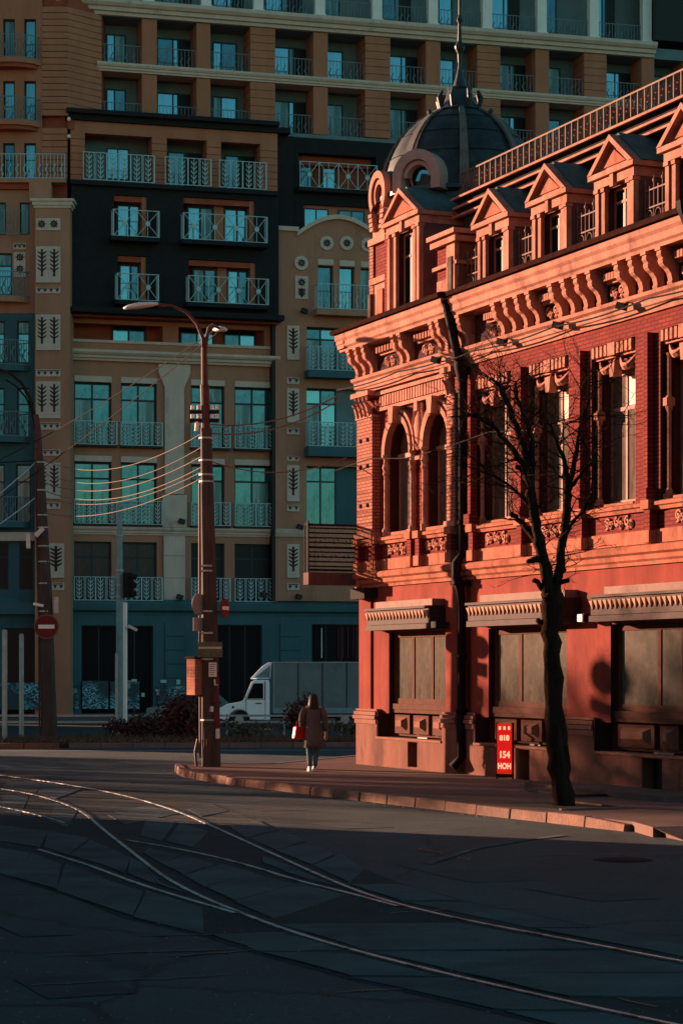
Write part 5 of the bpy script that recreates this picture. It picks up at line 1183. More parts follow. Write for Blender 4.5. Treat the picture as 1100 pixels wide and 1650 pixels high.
leafy('shrub', on_island(300), .75, .6, 1.35, 1500, M['shrub'], 'dark red bushy shrub beside the central utility pole, tallest on the island', 'shrub', 'red shrubs on the traffic island', 1, .1)
leafy('shrub', on_island(258, 71), .95, .6, .75, 1100, M['shrub'], 'low spreading dark shrub left of the tall red shrub', 'shrub', 'red shrubs on the traffic island', 2, .09)
leafy('shrub', on_island(212, 72), .8, .6, .55, 800, M['shrub'], 'low dark shrub at the foot of the white post', 'shrub', 'red shrubs on the traffic island', 3, .08)
leafy('shrub', on_island(484, 74), .45, .5, 1.25, 900, M['shrub'], 'dark red shrub in front of the truck box, behind the walking woman', 'shrub', 'red shrubs on the traffic island', 4, .09)
leafy('shrub', on_island(400, 73), 1.0, .5, .45, 600, M['weeds'], 'low dry shrub under the front wheel of the white truck', 'shrub', None, 5, .07)
leafy('shrub', on_island(560, 73), .8, .5, .5, 500, M['weeds'], 'low dry shrub at the right end of the island by the red building', 'shrub', None, 6, .07)
m = MB(); rr = random.Random(9)
for i in range(6000):
    x = rr.uniform(-13, 6); y = 66.6+(x+8)*.083*(x > -8)+abs(rr.gauss(0, 2.4))+.2; h = rr.uniform(.05, .22)
    a = rr.uniform(0, pi); m.add([(x-.03*cos(a), y-.03*sin(a), -.01), (x+.03*cos(a), y+.03*sin(a), -.01), (x+rr.uniform(-.08, .08), y, h)], [(0,1,2)])
tag(m.obj('weeds', M['weeds'], fix=False), 'dry brown weeds growing on the traffic island', 'weeds', kind='stuff')
m = MB()
for i in range(420):
    x = rr.gauss(-7.3, 1.5); y = 67.0+abs(rr.gauss(0, 1.0)); s = rr.uniform(.03, .11); m.obox((x, y, rr.uniform(.0, .06)), (s, s*.7, .015), rr.uniform(0, 3), rr.uniform(-.8, .8))
tag(m.obj('litter', M['litter']), 'scattered pale dry leaves and scraps on the traffic island', 'litter', kind='stuff')
m = MB()
for i in range(60):
    t = rr.random(); k = int(t*18); p = kk[k].lerp(kk[k+1], rr.random()); s = rr.uniform(.02, .05); m.obox((p.x-.08-rr.random()*.25, p.y-.05, RZ+.012), (s, s*.7, .008), rr.uniform(0, 3))
tag(m.obj('gutter_leaves', M['litter']), 'dry leaves lying in the gutter along the kerb', 'leaves', kind='stuff')
# guard rail behind the island
gr = empty('guard_rail', (0, 78, 0), 0, 'low grey guard rail running behind the traffic island', 'railing')
for z in (.33, .55): MB().box(-14, 14, -.03, .03, z, z+.07).obj('rail', M['galv'], gr)
for i in range(15): MB().box(-14+i*2-.03, -14+i*2+.03, .035, .09, RZ, .64).obj('post', M['galv'], gr)
# ================================================================== POLES
def band(par, x, y, z, r, mt=None): return MB().lathe([(r, z-.02), (r+.012, z-.02), (r+.012, z+.02), (r, z+.02)], x, y, 12).obj('band', mt or M['galv'], par)
CP = Vector((-2.93, 50.3, 0))
cp = empty('utility_pole', CP, 0, 'tall weathered concrete pole on the pavement corner, two curved lamp arms at its top', 'utility pole', 'concrete utility poles with curved lamps')
cs = 50.3/FOC
def CL(px, py, dy=0): return (((px-550)*cs)-CP.x, dy, EYE+(HOR-py)*cs)
m = MB(); m.tube([(0, 0, -.02), (-.02, 0, 2), CL(336, 900), CL(332, 690)], [.215, .20, .165, .125], 8); m.obj('shaft', M['concrete'], cp)
MB().tube([CL(332, 700), CL(330, 620)], [.10, .10], 10).obj('steel_sleeve', M['rust'], cp); MB().tube([CL(330, 622), CL(329, 560)], [.075, .065], 10).obj('steel_tube', M['rust'], cp)
MB().tube([CL(329, 565), CL(327, 545), CL(318, 522), CL(300, 502), CL(275, 492), CL(245, 491)], [.05, .045, .04, .035, .03, .03], 8).obj('lamp_arm', M['rust'], cp, smooth=True)
MB().tube([CL(330, 565), CL(333, 545), CL(334, 522, .6), CL(338, 510, 1.2), CL(345, 507, 2.0)], [.05, .045, .04, .035, .03], 8).obj('lamp_arm', M['rust'], cp, smooth=True)
def lamp_head(par, p, rz):
    m = MB(); ring = [(-.36, .03, .03), (-.25, .12, .07), (0, .17, .10), (.25, .13, .08), (.42, .05, .05)]; b = []
    seg = 12
    for x, w, h in ring:
        for k in range(seg): q = 2*pi*k/seg; m.v.append((x, w*cos(q), h*sin(q)*(1 if sin(q) > 0 else .45)+x*.12))
    for i in range(len(ring)-1):
        for k in range(seg): m.f.append((i*seg+k, i*seg+(k+1) % seg, (i+1)*seg+(k+1) % seg, (i+1)*seg+k))
    m.f += [tuple(range(seg)), tuple(range(4*seg, 5*seg))]
    o = m.obj('lamp_head', M['lamp'], par, smooth=True); o.location = p; o.rotation_euler = (0, 0, rz); return o
a = Vector(CL(225, 494)); lamp_head(cp, a, 0)
lamp_head(cp, Vector(CL(346, 507, 2.3)), pi/2+.3)
for py in (664, 678):
    z = CL(330, py)[2]; MB().box(-.33-.15, .33-.15, -.06, .0, z-.04, z+.04).obj('crossarm', M['iron'], cp)
    for sx in (-.42, -.28, .02, .14): MB().lathe([(.01, z+.04), (.045, z+.06), (.03, z+.10), (.045, z+.13), (.0, z+.17)], sx, -.03, 8).obj('insulator', M['white'], cp)
MB().tube([CL(318, 680, -.05), CL(317, 695, -.05)], .045, 8).obj('orange_insulator', M['creamletter'], cp)
for py in (706, 742, 765, 776, 912, 920, 985, 1020, 1062, 1160):
    x, _, z = CL(338-(1235-py)*.012, py); band(cp, x, 0, z, .14+.075*(py-690)/540)
MB().tube([(-.24, -.05, 0.2), CL(322, 1000, -.1), CL(322, 780, -.06)], .025, 6).obj('cable_duct', M['rust'], cp)
MB().tube([(-.33, -.02, .0), (-.36, 0, .35), (-.30, 0, .62)], .03, 6).obj('bent_bracket', M['rust'], cp)
# signs and boxes carried by the pole
def sign_disc(name, loc, r, rz, label, face, extra=None):
    s = empty(name, loc, rz, label, 'road sign')
    MB().lathe([(0, 0), (r, 0), (r, .02), (0, .02)], 0, 0, 28).obj('plate', face, s).rotation_euler = (pi/2, 0, 0)
    return s
s = sign_disc('no_entry_sign', (CP.x+.30, 50.28, CL(352, 980)[2]), .22, radians(65), 'small round red no entry sign edge on at the right of the central pole', M['signred']); MB().box(-.15, .15, -.035, -.022, -.04, .04).obj('white_bar', M['white'], s)
s = empty('parking_sign', (CP.x-.27, 50.1, CL(318, 990)[2]), radians(55), 'pale rounded sign with a rectangular plate under it, left side of the central pole', 'road sign'); MB().lathe([(0, 0), (.25, 0), (.25, .02), (0, .02)], 0, 0, 24).obj('plate', M['galv'], s).rotation_euler = (pi/2, 0, 0); s.children[0].location = (0, 0, .22); MB().box(-.2, .2, -.02, .0, -.38, -.08).obj('lower_plate', M['galv'], s)
s = empty('street_name_plate', (CP.x-.01, 50.03, CL(338, 1047)[2]), 0, 'mossy horizontal plate with a pale strip across the central pole', 'sign'); MB().box(-.28, .28, -.02, .0, -.17, .17).obj('plate', M['greenplate'], s)
for k in range(12): MB().box(-.25+k*.043, -.25+k*.043+.03, -.027, -.021, .02, .065).obj('lettering', M['paper'], s)
s = empty('paper_notice', (CP.x+.05, 50.05, CL(343, 1079)[2]), 0, 'white paper notice stuck on the central pole', 'notice'); MB().box(-.09, .09, -.01, .0, -.16, .16).obj('sheet', M['paper'], s)
for k in range(6): MB().box(-.07, .06-.02*(k % 3), -.013, -.0105, .11-k*.045, .12-k*.045).obj('print_line', M['relief'], s)
s = empty('meter_box', (CP.x-.36, 50.3, CL(318, 1090)[2]), radians(-50), 'orange brown weathered box mounted left of the central pole', 'box'); MB().box(-.16, .16, -.12, .1, -.42, .40).obj('case', M['redbrick'], s, bevel=.01); MB().box(-.19, .19, -.15, .12, .401, .45).obj('lid', M['iron'], s)
# shreds of old posters on the pole
for k, (dx, z, h) in enumerate([(.13, 1.05, .3), (.16, .75, .22), (.10, 1.55, .2), (.12, 1.9, .14), (-.05, .55, .15), (.02, 1.3, .12), (.15, 2.0, .3)]):
    MB().obox((dx, -.19, z), (.09, .012, h), .2+.3*dx, .1*((k % 3)-1)).obj('poster_scrap', M['paper'] if k % 2 else M['signred'], cp)
# left pole
LP = Vector((-9.1, 69.7, -.01)); ls_ = 69.7/FOC
lp = empty('utility_pole', LP, 0, 'concrete utility pole near the left edge, its lamp arm reaching out of view', 'utility pole', 'concrete utility poles with curved lamps')
def LL(px, py, dy=0): return ((px-550)*ls_-LP.x, dy, EYE+(HOR-py)*ls_-LP.z)
MB().tube([(0, 0, 0), LL(74, 960), LL(64, 740)], [.26, .20, .14], 8).obj('shaft', M['concrete'], lp)
MB().tube([LL(64, 745), LL(61, 690), LL(58, 668)], [.13, .10, .09], 8).obj('steel_tube', M['rust'], lp)
MB().tube([LL(59, 690), LL(50, 645), LL(36, 618), LL(15, 600), LL(-15, 592)], [.07, .06, .05, .045, .04], 8).obj('lamp_arm', M['iron'], lp, smooth=True); MB().tube([LL(55, 668), LL(42, 640), LL(26, 622), LL(10, 612)], .03, 6).obj('brace', M['iron'], lp)
lamp_head(lp, Vector(LL(-35, 590)), 0)
for py in (745, 790, 830, 850, 880, 905, 940, 985): x, _, z = LL(66+(py-745)*.028, py); band(lp, x, 0, z, .15+.09*(py-745)/445)
MB().tube([(-.30, -.05, 0.1), LL(64, 1020, -.12), LL(58, 760, -.08)], .03, 6).obj('cable_duct', M['rust'], lp)
MB().obox(LL(66, 858, -.25), (.34, .14, .14), 0, -.8).obj('junction_box', M['lamp'], lp); MB().obox(LL(47, 872, -.1), (.12, .12, .46)).obj('junction_box', M['paper'], lp); MB().obox(LL(92, 975, -.1), (.14, .14, .5)).obj('junction_box', M['galv'], lp); MB().obox(LL(64, 975, -.25), (.3, .14, .08), .4, .2).obj('bracket_box', M['white'], lp)
s = sign_disc('no_entry_sign', (LP.x-.05, 69.4, EYE+(HOR-1010)*ls_), .37, 0, 'round dark red no entry sign with a white bar on the left pole', M['signred']); MB().box(-.25, .25, -.035, -.022, -.06, .06).obj('white_bar', M['white'], s)
MB().lathe([(.35, .0), (.385, .0), (.385, .03), (.35, .03)], 0, 0, 28).obj('rim', M['kerb'], s).rotation_euler = (pi/2, 0, 0)
# slim posts
for px, pt, pb, w, lab in ((8, 1015, 1196, .085, 'slim pale post at the very left edge of the island'), (35, 1022, 1184, .075, 'slim grey post between the left edge and the left pole'), (202, 970, 1160, .075, 'slim white post carrying a small camera in front of the dark shopfront'), (188, 1053, 1158, .05, 'short thin grey post just left of the teal traffic pole')):
    Y = 69.0 if pb > 1190 else (71.5 if pb > 1170 else 76); x = (px-550)/FOC*Y; t = EYE+(HOR-pt)/FOC*Y
    p = empty('post', (x, Y, -.02), 0, lab, 'post', 'slim posts on the island'); MB().tube([(0, 0, 0), (0, 0, t)], w, 8).obj('shaft', M['galv' if px != 202 else 'white'], p); MB().lathe([(w, t), (w*1.1, t+.01), (0, t+.05)], 0, 0, 8).obj('post_cap', M['galv'], p)
c = empty('security_camera', ((209-550)/FOC*76, 75.9, EYE+(HOR-1012)/FOC*76), 0, 'small white security camera on the slim white post', 'camera'); MB().obox((.12, -.05, 0), (.34, .1, .1), 0, .45).obj('body', M['lamp'], c); MB().tube([(-.14, 0, .0), (.1, 0, .03)], .02, 5).obj('arm', M['lamp'], c)
TP = ((193-550)/FOC*77, 77, -.02); tp = empty('traffic_pole', TP, 0, 'tall teal grey steel pole behind the traffic light', 'pole'); MB().tube([(0, 0, 0), (0, 0, 4.5), (0, 0, EYE+(HOR-806)*77/FOC)], [.13, .12, .085], 10).obj('shaft', M['tealpole'], tp)
for z in (4.7, 5.1, 5.6, 6.8): MB().lathe([(.11, z), (.14, z), (.14, z+.05), (.11, z+.05)], 0, 0, 10).obj('band', M['galv'], tp)
tl = empty('traffic_light', ((206-550)/FOC*76.8, 76.8, EYE+(HOR-963)*76.8/FOC), radians(15), 'black three section traffic light seen from behind on the teal pole', 'traffic light'); MB().box(-.16, .16, -.12, .1, 0, .86).obj('housing', M['iron'], tl, bevel=.02)
for k in range(3): MB().tube([(.12, -.14, .14+k*.29), (.26, -.22, .12+k*.29)], [.10, .09], 10).obj('hood', M['iron'], tl)
# out-of-frame sign whose shadow falls on the wall
w = Vector((4.8, 41.6, 0)); o_ = w+Vector((-.85, .53, 0))*16.2
sp = empty('sign_post', (o_.x+.95*.85*.0, o_.y, 0), 0, 'post with a round road sign, outside the frame left of the tram rails', 'sign post'); zc = 2.05+16.2*math.tan(SUN_EL)
MB().tube([(0, .05, 0), (0, .05, zc+.5)], .03, 8).obj('post', M['galv'], sp); dd = MB().lathe([(0, 0), (.35, 0), (.35, .02), (0, .02)], 0, 0, 28).obj('plate', M['signred'], sp); dd.rotation_euler = (pi/2, 0, radians(30)); dd.location = (0, 0, zc)
MB().box(-.36, .36, -.01, .01, zc-.72, zc-.41).obj('lower_plate', M['paper'], sp).rotation_euler = (0, 0, radians(30))
sp['kind'] = 'thing'
# ================================================================== WIRES
def wire(a, b, sag, r, label, mt='iron', cat='wire', group='overhead wires'):
    a, b = Vector(a), Vector(b); pts = [a.lerp(b, i/24)-Vector((0, 0, sag*4*(i/24)*(1-i/24))) for i in range(25)]
    o = MB().tube(pts, r, 5).obj('overhead_wire', M[mt]); return tag(o, label, cat, group)
cw = lambda px, py, dy=0: Vector(CL(px, py, dy))+CP
lw = lambda px, py, dy=0: Vector(LL(px, py, dy))+LP
M['wirelit'] = pmat('weathered grey wire', (.15, .12, .105), .8, .2, 6, 0, spec=.05)
for k, (py, qy, sg, r) in enumerate([(698, 741, .55, .012), (720, 762, .55, .011), (735, 777, .5, .014), (752, 790, .5, .014), (760, 801, .45, .011), (770, 826, .4, .013)]):
    wire(cw(326, py), lw(70, qy), sg, r, 'sagging overhead wire between the two concrete poles, %s from the top' % ['first', 'second', 'third', 'fourth', 'fifth', 'sixth'][k], 'wirelit')
def RW(k, y, z): v = Vector((P0x, P0y, 0)); return v+Vector((cos(RA), sin(RA), 0))*k+Vector((-sin(RA), cos(RA), 0))*y+Vector((0, 0, z))
wire(cw(340, 684), RW(.1, LB-.3, 8.62), .25, .017, 'upper of two close wires from the central pole to the red building cornice', 'wirelit')
wire(cw(340, 698), RW(.1, LB-.3, 8.5), .28, .016, 'lower of two close wires from the central pole to the red building cornice', 'wirelit')
wire(cw(338, 743), RW(.0, LB-.1, 7.15), .3, .014, 'single wire from the central pole to the corner pilaster of the red building', 'wirelit')
wire(lw(58, 745), (-14, 66, 4.6), .2, .022, 'wire running down to the left from the left pole', 'galv'); wire(lw(60, 800), (-14, 66, 4.2), .2, .022, 'lower wire running down to the left from the left pole', 'galv'); wire(lw(60, 742), (-18, 70, 9), .2, .02, 'thin wire leaving the left pole level to the left')
wire((-14, 80, 7.2), cw(344, 520, 1.5), .2, .014, 'thin dark wire crossing diagonally in front of the brown facade'); wire((-14, 78, 8.6), cw(345, 505, 2), .3, .014, 'second thin dark wire rising towards the central lamp')
# cable along the red facade
pts = [RW(k, -.35+(LB if k < 5.6 else 0), 8.72-.06*abs(sin(k*.9))) for k in [i*.5 for i in range(32)]]
tag(MB().tube(pts, .018, 5).obj('facade_cable', M['iron']), 'thin cable strung along the red facade below the brackets', 'cable')
tag(MB().tube([RW(k, -.5, 6.85+.1*sin(k)) for k in (-.2, 2, 4, 6, 8, 10)], .012, 5).obj('facade_cable', M['iron']), 'thin wire running across the tall windows of the red building', 'cable')
for k, b in enumerate(((.6, 1.2), )): pass
# ================================================================== TREE
tr = empty('street_tree', TB, 0, 'bare dark pollarded street tree standing in the pavement pit before the red shopfront', 'tree')
ts = 35.8/FOC
def TT(px, py, dy=0): return Vector(((px-550)*ts-TB.x, dy, EYE+(HOR-py)*ts))
rt = random.Random(21)
def knob(pts, rs, n=3, amt=.12):
    P_ = smooth(pts, 2); R_ = resample([Vector((r, 0, 0)) for r in rs], len(P_)) if False else None
    m = len(P_); rr = []
    for i in range(m):
        t = i/(m-1)*(len(rs)-1); k = min(int(t), len(rs)-2); rr.append((rs[k]+(rs[k+1]-rs[k])*(t-k))*(1+rt.uniform(-amt, amt)+(.18 if rt.random() < .1 else 0)))
    for i in range(1, m-1): P_[i] = P_[i]+Vector((rt.gauss(0, .012), rt.gauss(0, .012), 0))
    return P_, rr
tk = MB(); p_, r_ = knob([TT(908, 1302), TT(903, 1250), TT(895, 1170), TT(889, 1080), TT(887, 1010), TT(890, 965), TT(888, 955)], [.20, .165, .155, .145, .15, .175, .15]); tk.tube(p_, r_, 12)
tk.obj('trunk', M['bark'], tr, smooth=True)
limbs = MB()
def limb(pts, rs, seg=8): p_, r_ = knob(pts, [r*.78 for r in rs]); limbs.tube(p_, r_, seg); return p_
L1 = limb([TT(886, 985), TT(880, 930), TT(872, 890), TT(864, 850), TT(856, 800), TT(848, 760)], [.16, .13, .11, .105, .10, .085])
L2 = limb([TT(890, 990), TT(897, 940), TT(903, 890), TT(911, 840), TT(914, 790)], [.15, .10, .09, .085, .08])
L3 = limb([TT(856, 800), TT(850, 750), TT(838, 700, .2), TT(822, 655, .3), TT(808, 620, .3), TT(800, 612, .3)], [.10, .085, .07, .06, .055, .045])
L4 = limb([TT(852, 770), TT(838, 745, -.2), TT(812, 715, -.4), TT(790, 690, -.5), TT(765, 676, -.5), TT(750, 674, -.5)], [.06, .055, .05, .045, .04, .03])
L5 = limb([TT(855, 760), TT(858, 720, .1), TT(852, 680, .2), TT(835, 640, .3), TT(832, 610, .3)], [.07, .055, .045, .035, .02])
L6 = limb([TT(914, 800), TT(922, 760, .1), TT(932, 720, .2), TT(938, 680, .3), TT(948, 650, .3), TT(953, 610, .3)], [.08, .06, .045, .035, .025, .012])
L7 = limb([TT(914, 790), TT(908, 750, -.3), TT(890, 715, -.5), TT(880, 690, -.6)], [.065, .055, .04, .03])
L8 = limb([TT(905, 870), TT(918, 845, -.2), TT(938, 822, -.3), TT(950, 800, -.4)], [.05, .035, .025, .012])
L9 = limb([TT(868, 880), TT(850, 850, .2), TT(835, 833, .3), TT(826, 826, .3)], [.07, .06, .055, .05])
L10 = limb([TT(862, 830), TT(835, 790, .3), TT(805, 765, .4), TT(775, 755, .5)], [.045, .035, .025, .012])
L11 = limb([TT(915, 790), TT(935, 765, -.2), TT(950, 745, -.4), TT(956, 735, -.4)], [.05, .035, .025, .014])
for st in ((886, 1010, 865, 1000), (890, 950, 908, 918), (868, 900, 850, 905), (878, 950, 862, 935), (893, 940, 915, 935), (848, 760, 832, 752)):
    limb([TT(st[0], st[1]), TT((st[0]+st[2])/2, (st[1]+st[3])/2), TT(st[2], st[3])], [.085, .06, .05])
limbs.obj('limbs', M['bark'], tr, smooth=True)
tw = MB(); cnt = [0]
def twig(p, d, L, r, depth):
    if depth == 0 or r < .0025: return
    pts = [p]; q = p.copy(); dd = d.copy(); n = 5
    for i in range(n):
        dd = (dd+Vector((rt.gauss(0, .16), rt.gauss(0, .16), rt.gauss(0, .12)+.05))).normalized(); q = q+dd*L/n; pts.append(q.copy())
        if i > 0 and rt.random() < .72:
            a = (dd+Vector((rt.gauss(0, .75), rt.gauss(0, .6), rt.gauss(0, .5)))).normalized(); twig(q, a, L*rt.uniform(.4, .7), r*.6, depth-1)
    tw.tube(pts, [r*(1-.8*i/n) for i in range(n+1)], 4, caps=False); cnt[0] += 1
for Lm, lo, k, ln in ((L3, .15, 13, .75), (L4, .15, 12, .6), (L5, .1, 10, .7), (L6, .1, 14, .7), (L7, .2, 8, .6), (L8, .2, 4, .5), (L10, .2, 7, .55), (L11, .2, 4, .5), (L1, .3, 6, .7), (L2, .2, 6, .7), (L9, .6, 2, .5)):
    k = int(k*1.9)
    for i in range(k):
        t = lo+(1-lo)*i/(k-1) if k > 1 else 1; j = min(len(Lm)-1, int(t*(len(Lm)-1))); base = Lm[j]; ax = (Lm[min(j+1, len(Lm)-1)]-Lm[max(j-1, 0)]).normalized()
        d = (ax*.5+Vector((rt.gauss(0, .8), rt.gauss(0, .7), rt.gauss(.1, .55)))).normalized(); twig(base, d, ln*rt.uniform(.6, 1.2), .013, 4)
tw.obj('twigs', M['bark'], tr, fix=False)
for k, e in (('ledred', (1, .015, .01, 1)), ('creamletter2', (1, .5, .28, 1))):
    if k not in M: M[k] = pmat('lit lettering', (.9, .6, .4), .5, .05, 3, 0)
    b = M[k].node_tree.nodes['Principled BSDF']; b.inputs['Emission Color'].default_value = e; b.inputs['Emission Strength'].default_value = .16 if k == 'ledred' else .3
# ================================================================== RED BOARD
bd = empty('menu_board', ((813-550)/FOC*44.7, 44.7, 0), radians(-28), 'narrow bright red board with cream lettering standing on the pavement', 'sign board')
MB().box(-.165, .165, -.025, .02, .1, 1.1).obj('panel', M['ledred'], bd); MB().box(-.18, -.166, -.035, .03, 0, 1.12).obj('frame_side', M['iron'], bd); MB().box(.166, .18, -.035, .03, 0, 1.12).obj('frame_side', M['iron'], bd); MB().box(-.18, .18, -.03, .03, .02, .095).obj('foot', M['iron'], bd)
def text(par, s, x, z, size, mt, y=-.03, sx=1):
    c = bpy.data.curves.new('lettering', 'FONT'); c.body = s; c.size = size; c.align_x = 'CENTER'; c.extrude = .002; c.offset = .006; c.materials.append(mt)
    t_ = bpy.data.objects.new('t', c); me = bpy.data.meshes.new_from_object(t_); bpy.data.objects.remove(t_); me.materials.clear(); me.materials.append(mt)
    o = bpy.data.objects.new('lettering', me); link(o, par); o.location = (x, y, z); o.rotation_euler = (pi/2, 0, 0); o.scale = (sx, 1, 1); return o
for x in (-.1, 0, .1): MB().box(x-.022, x+.022, -.032, -.026, .98, 1.05).obj('mark', M['creamletter2'], bd)
text(bd, '818', 0, .77, .14, M['creamletter2']); text(bd, '154', 0, .42, .19, M['creamletter2'], sx=.85); text(bd, 'HOH', 0, .2, .16, M['creamletter2'], sx=.8)
# ================================================================== TRUCK
VY = 87.5; vs = VY/FOC
tk_ = empty('box_truck', ((350-550)*vs, VY, RZ), radians(1), 'white cabbed light box truck with grey tarpaulin body parked beyond the island', 'truck')
def body_prof(pts, y0, y1, name, mt, par=tk_, bev=.03): return MB().prism(pts, y0, y1, 'y').obj(name, M[mt], par, bevel=bev)
cabp = [(.05, .42), (.02, .62), (.05, .80), (.30, .95), (.85, 1.06), (1.02, 1.14), (1.34, 1.86), (1.48, 1.93), (2.02, 1.93), (2.06, 1.8), (2.06, .36), (1.40, .36)]
arc_ = [(.86+.42*cos(a), .38+.40*sin(a)) for a in [radians(x) for x in range(0, 181, 20)]]
cabp = [(.05, .42), (.02, .62), (.05, .80), (.30, .95), (.85, 1.06), (1.02, 1.14), (1.34, 1.86), (1.48, 1.93), (2.02, 1.93), (2.06, 1.8), (2.06, .36)] + arc_ + [(.3, .36)]
body_prof(cabp, 0, 1.85, 'cab', 'van')
MB().prism([(1.16, 1.20), (1.42, 1.80), (1.80, 1.80), (1.80, 1.20)], -.012, .02, 'y').obj('side_window', M['darkglass'], tk_)
MB().prism([(1.04, 1.2), (1.32, 1.84), (1.28, 1.85), (.99, 1.19)], .1, 1.75, 'y').obj('windscreen', M['darkglass'], tk_)
for p in (([(1.10, 1.16), (1.87, 1.16), (1.87, 1.85), (1.85, 1.85), (1.85, 1.18), (1.10, 1.18)]), ([(1.12, .5), (1.14, .5), (1.14, 1.16), (1.12, 1.16)]), ([(1.87, .4), (1.89, .4), (1.89, 1.9), (1.87, 1.9)])): MB().prism(p, -.008, .01, 'y').obj('door_gap', M['relief'], tk_)
MB().box(1.5, 1.72, -.03, 0, 1.0, 1.04).obj('door_handle', M['relief'], tk_); MB().tube([(.62, -.012, .86), (.62, .01, .86)], .05, 10).obj('indicator', M['relief'], tk_)
body_prof([(1.28, 1.97), (2.10, 1.97), (2.14, 2.62), (2.0, 2.62), (1.75, 2.46)], .12, 1.75, 'wind_deflector', 'van'); MB().prism([(1.46, 2.02), (2.05, 2.02), (2.07, 2.5)], .105, .118, 'y').obj('deflector_panel', M['tealpole'], tk_)
MB().box(2.18, 6.6, -.05, 1.95, .78, 2.60).obj('cargo_box', M['vanbox'], tk_); MB().box(2.18, 6.6, -.07, 1.97, .62, .84).obj('side_board', M['tealpole'], tk_); MB().box(2.15, 6.63, -.08, 1.98, 2.60, 2.64).obj('top_rail', M['galv'], tk_)
for x in (2.2, 3.15, 4.1, 5.05, 6.0, 6.55): MB().box(x, x+.035, -.075, -.045, .84, 2.6).obj('tarpaulin_strap', M['relief'] if 2.5 < x < 6.3 else M['galv'], tk_)
MB().box(2.1, 6.5, .3, 1.6, .42, .6).obj('chassis', M['iron'], tk_)
for x in (.86, 5.0):
    for y in (.0, 1.65): w = MB().lathe([(0, .05), (.16, .02), (.19, 0), (.33, .0), (.35, .04), (.35, .18), (.33, .22), (0, .22)], 0, 0, 20).obj('wheel', M['rubber'], tk_); w.rotation_euler = (-pi/2, 0, 0); w.location = (x, y, .35); MB().lathe([(0, -.01), (.15, -.005), (.18, .01)], 0, 0, 14).obj('rim', M['galv'], w)
MB().box(-.04, .1, .05, 1.8, .36, .52).obj('bumper', M['relief'], tk_, bevel=.02); MB().obox((.03, .28, .72), (.08, .34, .16)).obj('headlight', M['lamp'], tk_); MB().obox((.03, 1.57, .72), (.08, .34, .16)).obj('headlight', M['lamp'], tk_)
MB().obox((1.0, -.2, 1.4), (.08, .2, .3)).obj('wing_mirror', M['iron'], tk_); MB().tube([(1.12, 0, 1.25), (1.0, -.2, 1.3)], .015, 5).obj('mirror_arm', M['iron'], tk_)
# dark car standing just behind the truck, hardly visible
cr = empty('parked_car', ((318-550)*92/FOC, 92, RZ), 0, 'pale car mostly hidden behind the tall red shrub and the central pole', 'car')
body_prof([(-2.1, .3), (-2.1, .75), (-1.3, .88), (-.7, 1.38), (.7, 1.38), (1.2, .95), (1.9, .85), (1.95, .3)], 0, 1.65, 'body', 'greywall', cr); MB().prism([(-1.15, .92), (-.65, 1.32), (.62, 1.32), (1.02, .94)], -.01, .02, 'y').obj('side_window', M['darkglass'], cr)
for x in (-1.3, 1.2): w = MB().lathe([(0, 0), (.31, 0), (.31, .2), (0, .2)], 0, 0, 16).obj('wheel', M['rubber'], cr); w.rotation_euler = (-pi/2, 0, 0); w.location = (x, -.02, .31)
# ================================================================== WALKING WOMAN
WP = Vector(((505-550)/FOC*47.9, 47.9, 0)); wo = empty('person', WP, radians(8), 'woman walking away in a knee length brown coat, blue jeans and white trainers', 'person')
def skin_mesh(name, verts, edges, radii, mt, par, lvl=2):
    me = bpy.data.meshes.new(name); me.from_pydata(verts, edges, []); o = bpy.data.objects.new(name, me); link(o, par); me.materials.append(mt)
    md = o.modifiers.new('skin', 'SKIN'); md.use_smooth_shade = True
    for v, r in zip(me.skin_vertices[0].data, radii): v.radius = (r, r)
    me.skin_vertices[0].data[0].use_root = True
    sdv = o.modifiers.new('sub', 'SUBSURF'); sdv.levels = lvl; sdv.render_levels = lvl; return o
V = [(0,0,.90), (0,.01,1.12), (0,.02,1.30), (0,.03,1.40), (0,.045,1.47), (0,.05,1.56), (0,.05,1.62),
     (-.09,0,.84), (-.085,.07,.48), (-.08,-.02,.09), (-.08,.08,.03),
     (.085,0,.84), (.075,.02,.48), (.03,.02,.09), (.03,.12,.03),
     (-.17,.02,1.34), (-.24,.02,1.10), (-.22,.13,.93), (-.215,.155,.86),
     (.17,.02,1.34), (.23,-.01,1.09), (.27,.02,.86), (.275,.03,.79)]
E = [(0,1),(1,2),(2,3),(3,4),(4,5),(5,6),(0,7),(7,8),(8,9),(9,10),(0,11),(11,12),(12,13),(13,14),(3,15),(15,16),(16,17),(17,18),(3,19),(19,20),(20,21),(21,22)]
Rr = [.13,.11,.13,.09,.05,.085,.075,.09,.058,.038,.04,.09,.058,.038,.04,.055,.042,.03,.036,.055,.042,.03,.036]
for hx, hy, hz, sg in ((-.215,.155,.86,-1), (.275,.03,.79,1)):
    base = 18 if sg < 0 else 22
    for k, (dx, L) in enumerate(((-.028, .062), (-.010, .075), (.010, .07), (.027, .055))):
        i = len(V); V += [(hx+dx*.7, hy+.01, hz-.05), (hx+dx, hy+.018, hz-.05-L*.5), (hx+dx*.9, hy+.01, hz-.05-L)]; E += [(base, i), (i, i+1), (i+1, i+2)]; Rr += [.010, .009, .007]
    i = len(V); V += [(hx+.01, hy+.045, hz-.02), (hx+.012, hy+.055, hz-.06)]; E += [(base, i), (i, i+1)]; Rr += [.011, .009]
skin_mesh('body', V, E, Rr, M['skin'], wo)
f = MB(); f.loft([(-.02, .135, 1.545, .012, .02), (-.02, .145, 1.56, .014, .02), (-.02, .13, 1.60, .008, .01)], 8); f.obj('nose', M['skin'], wo, smooth=True)
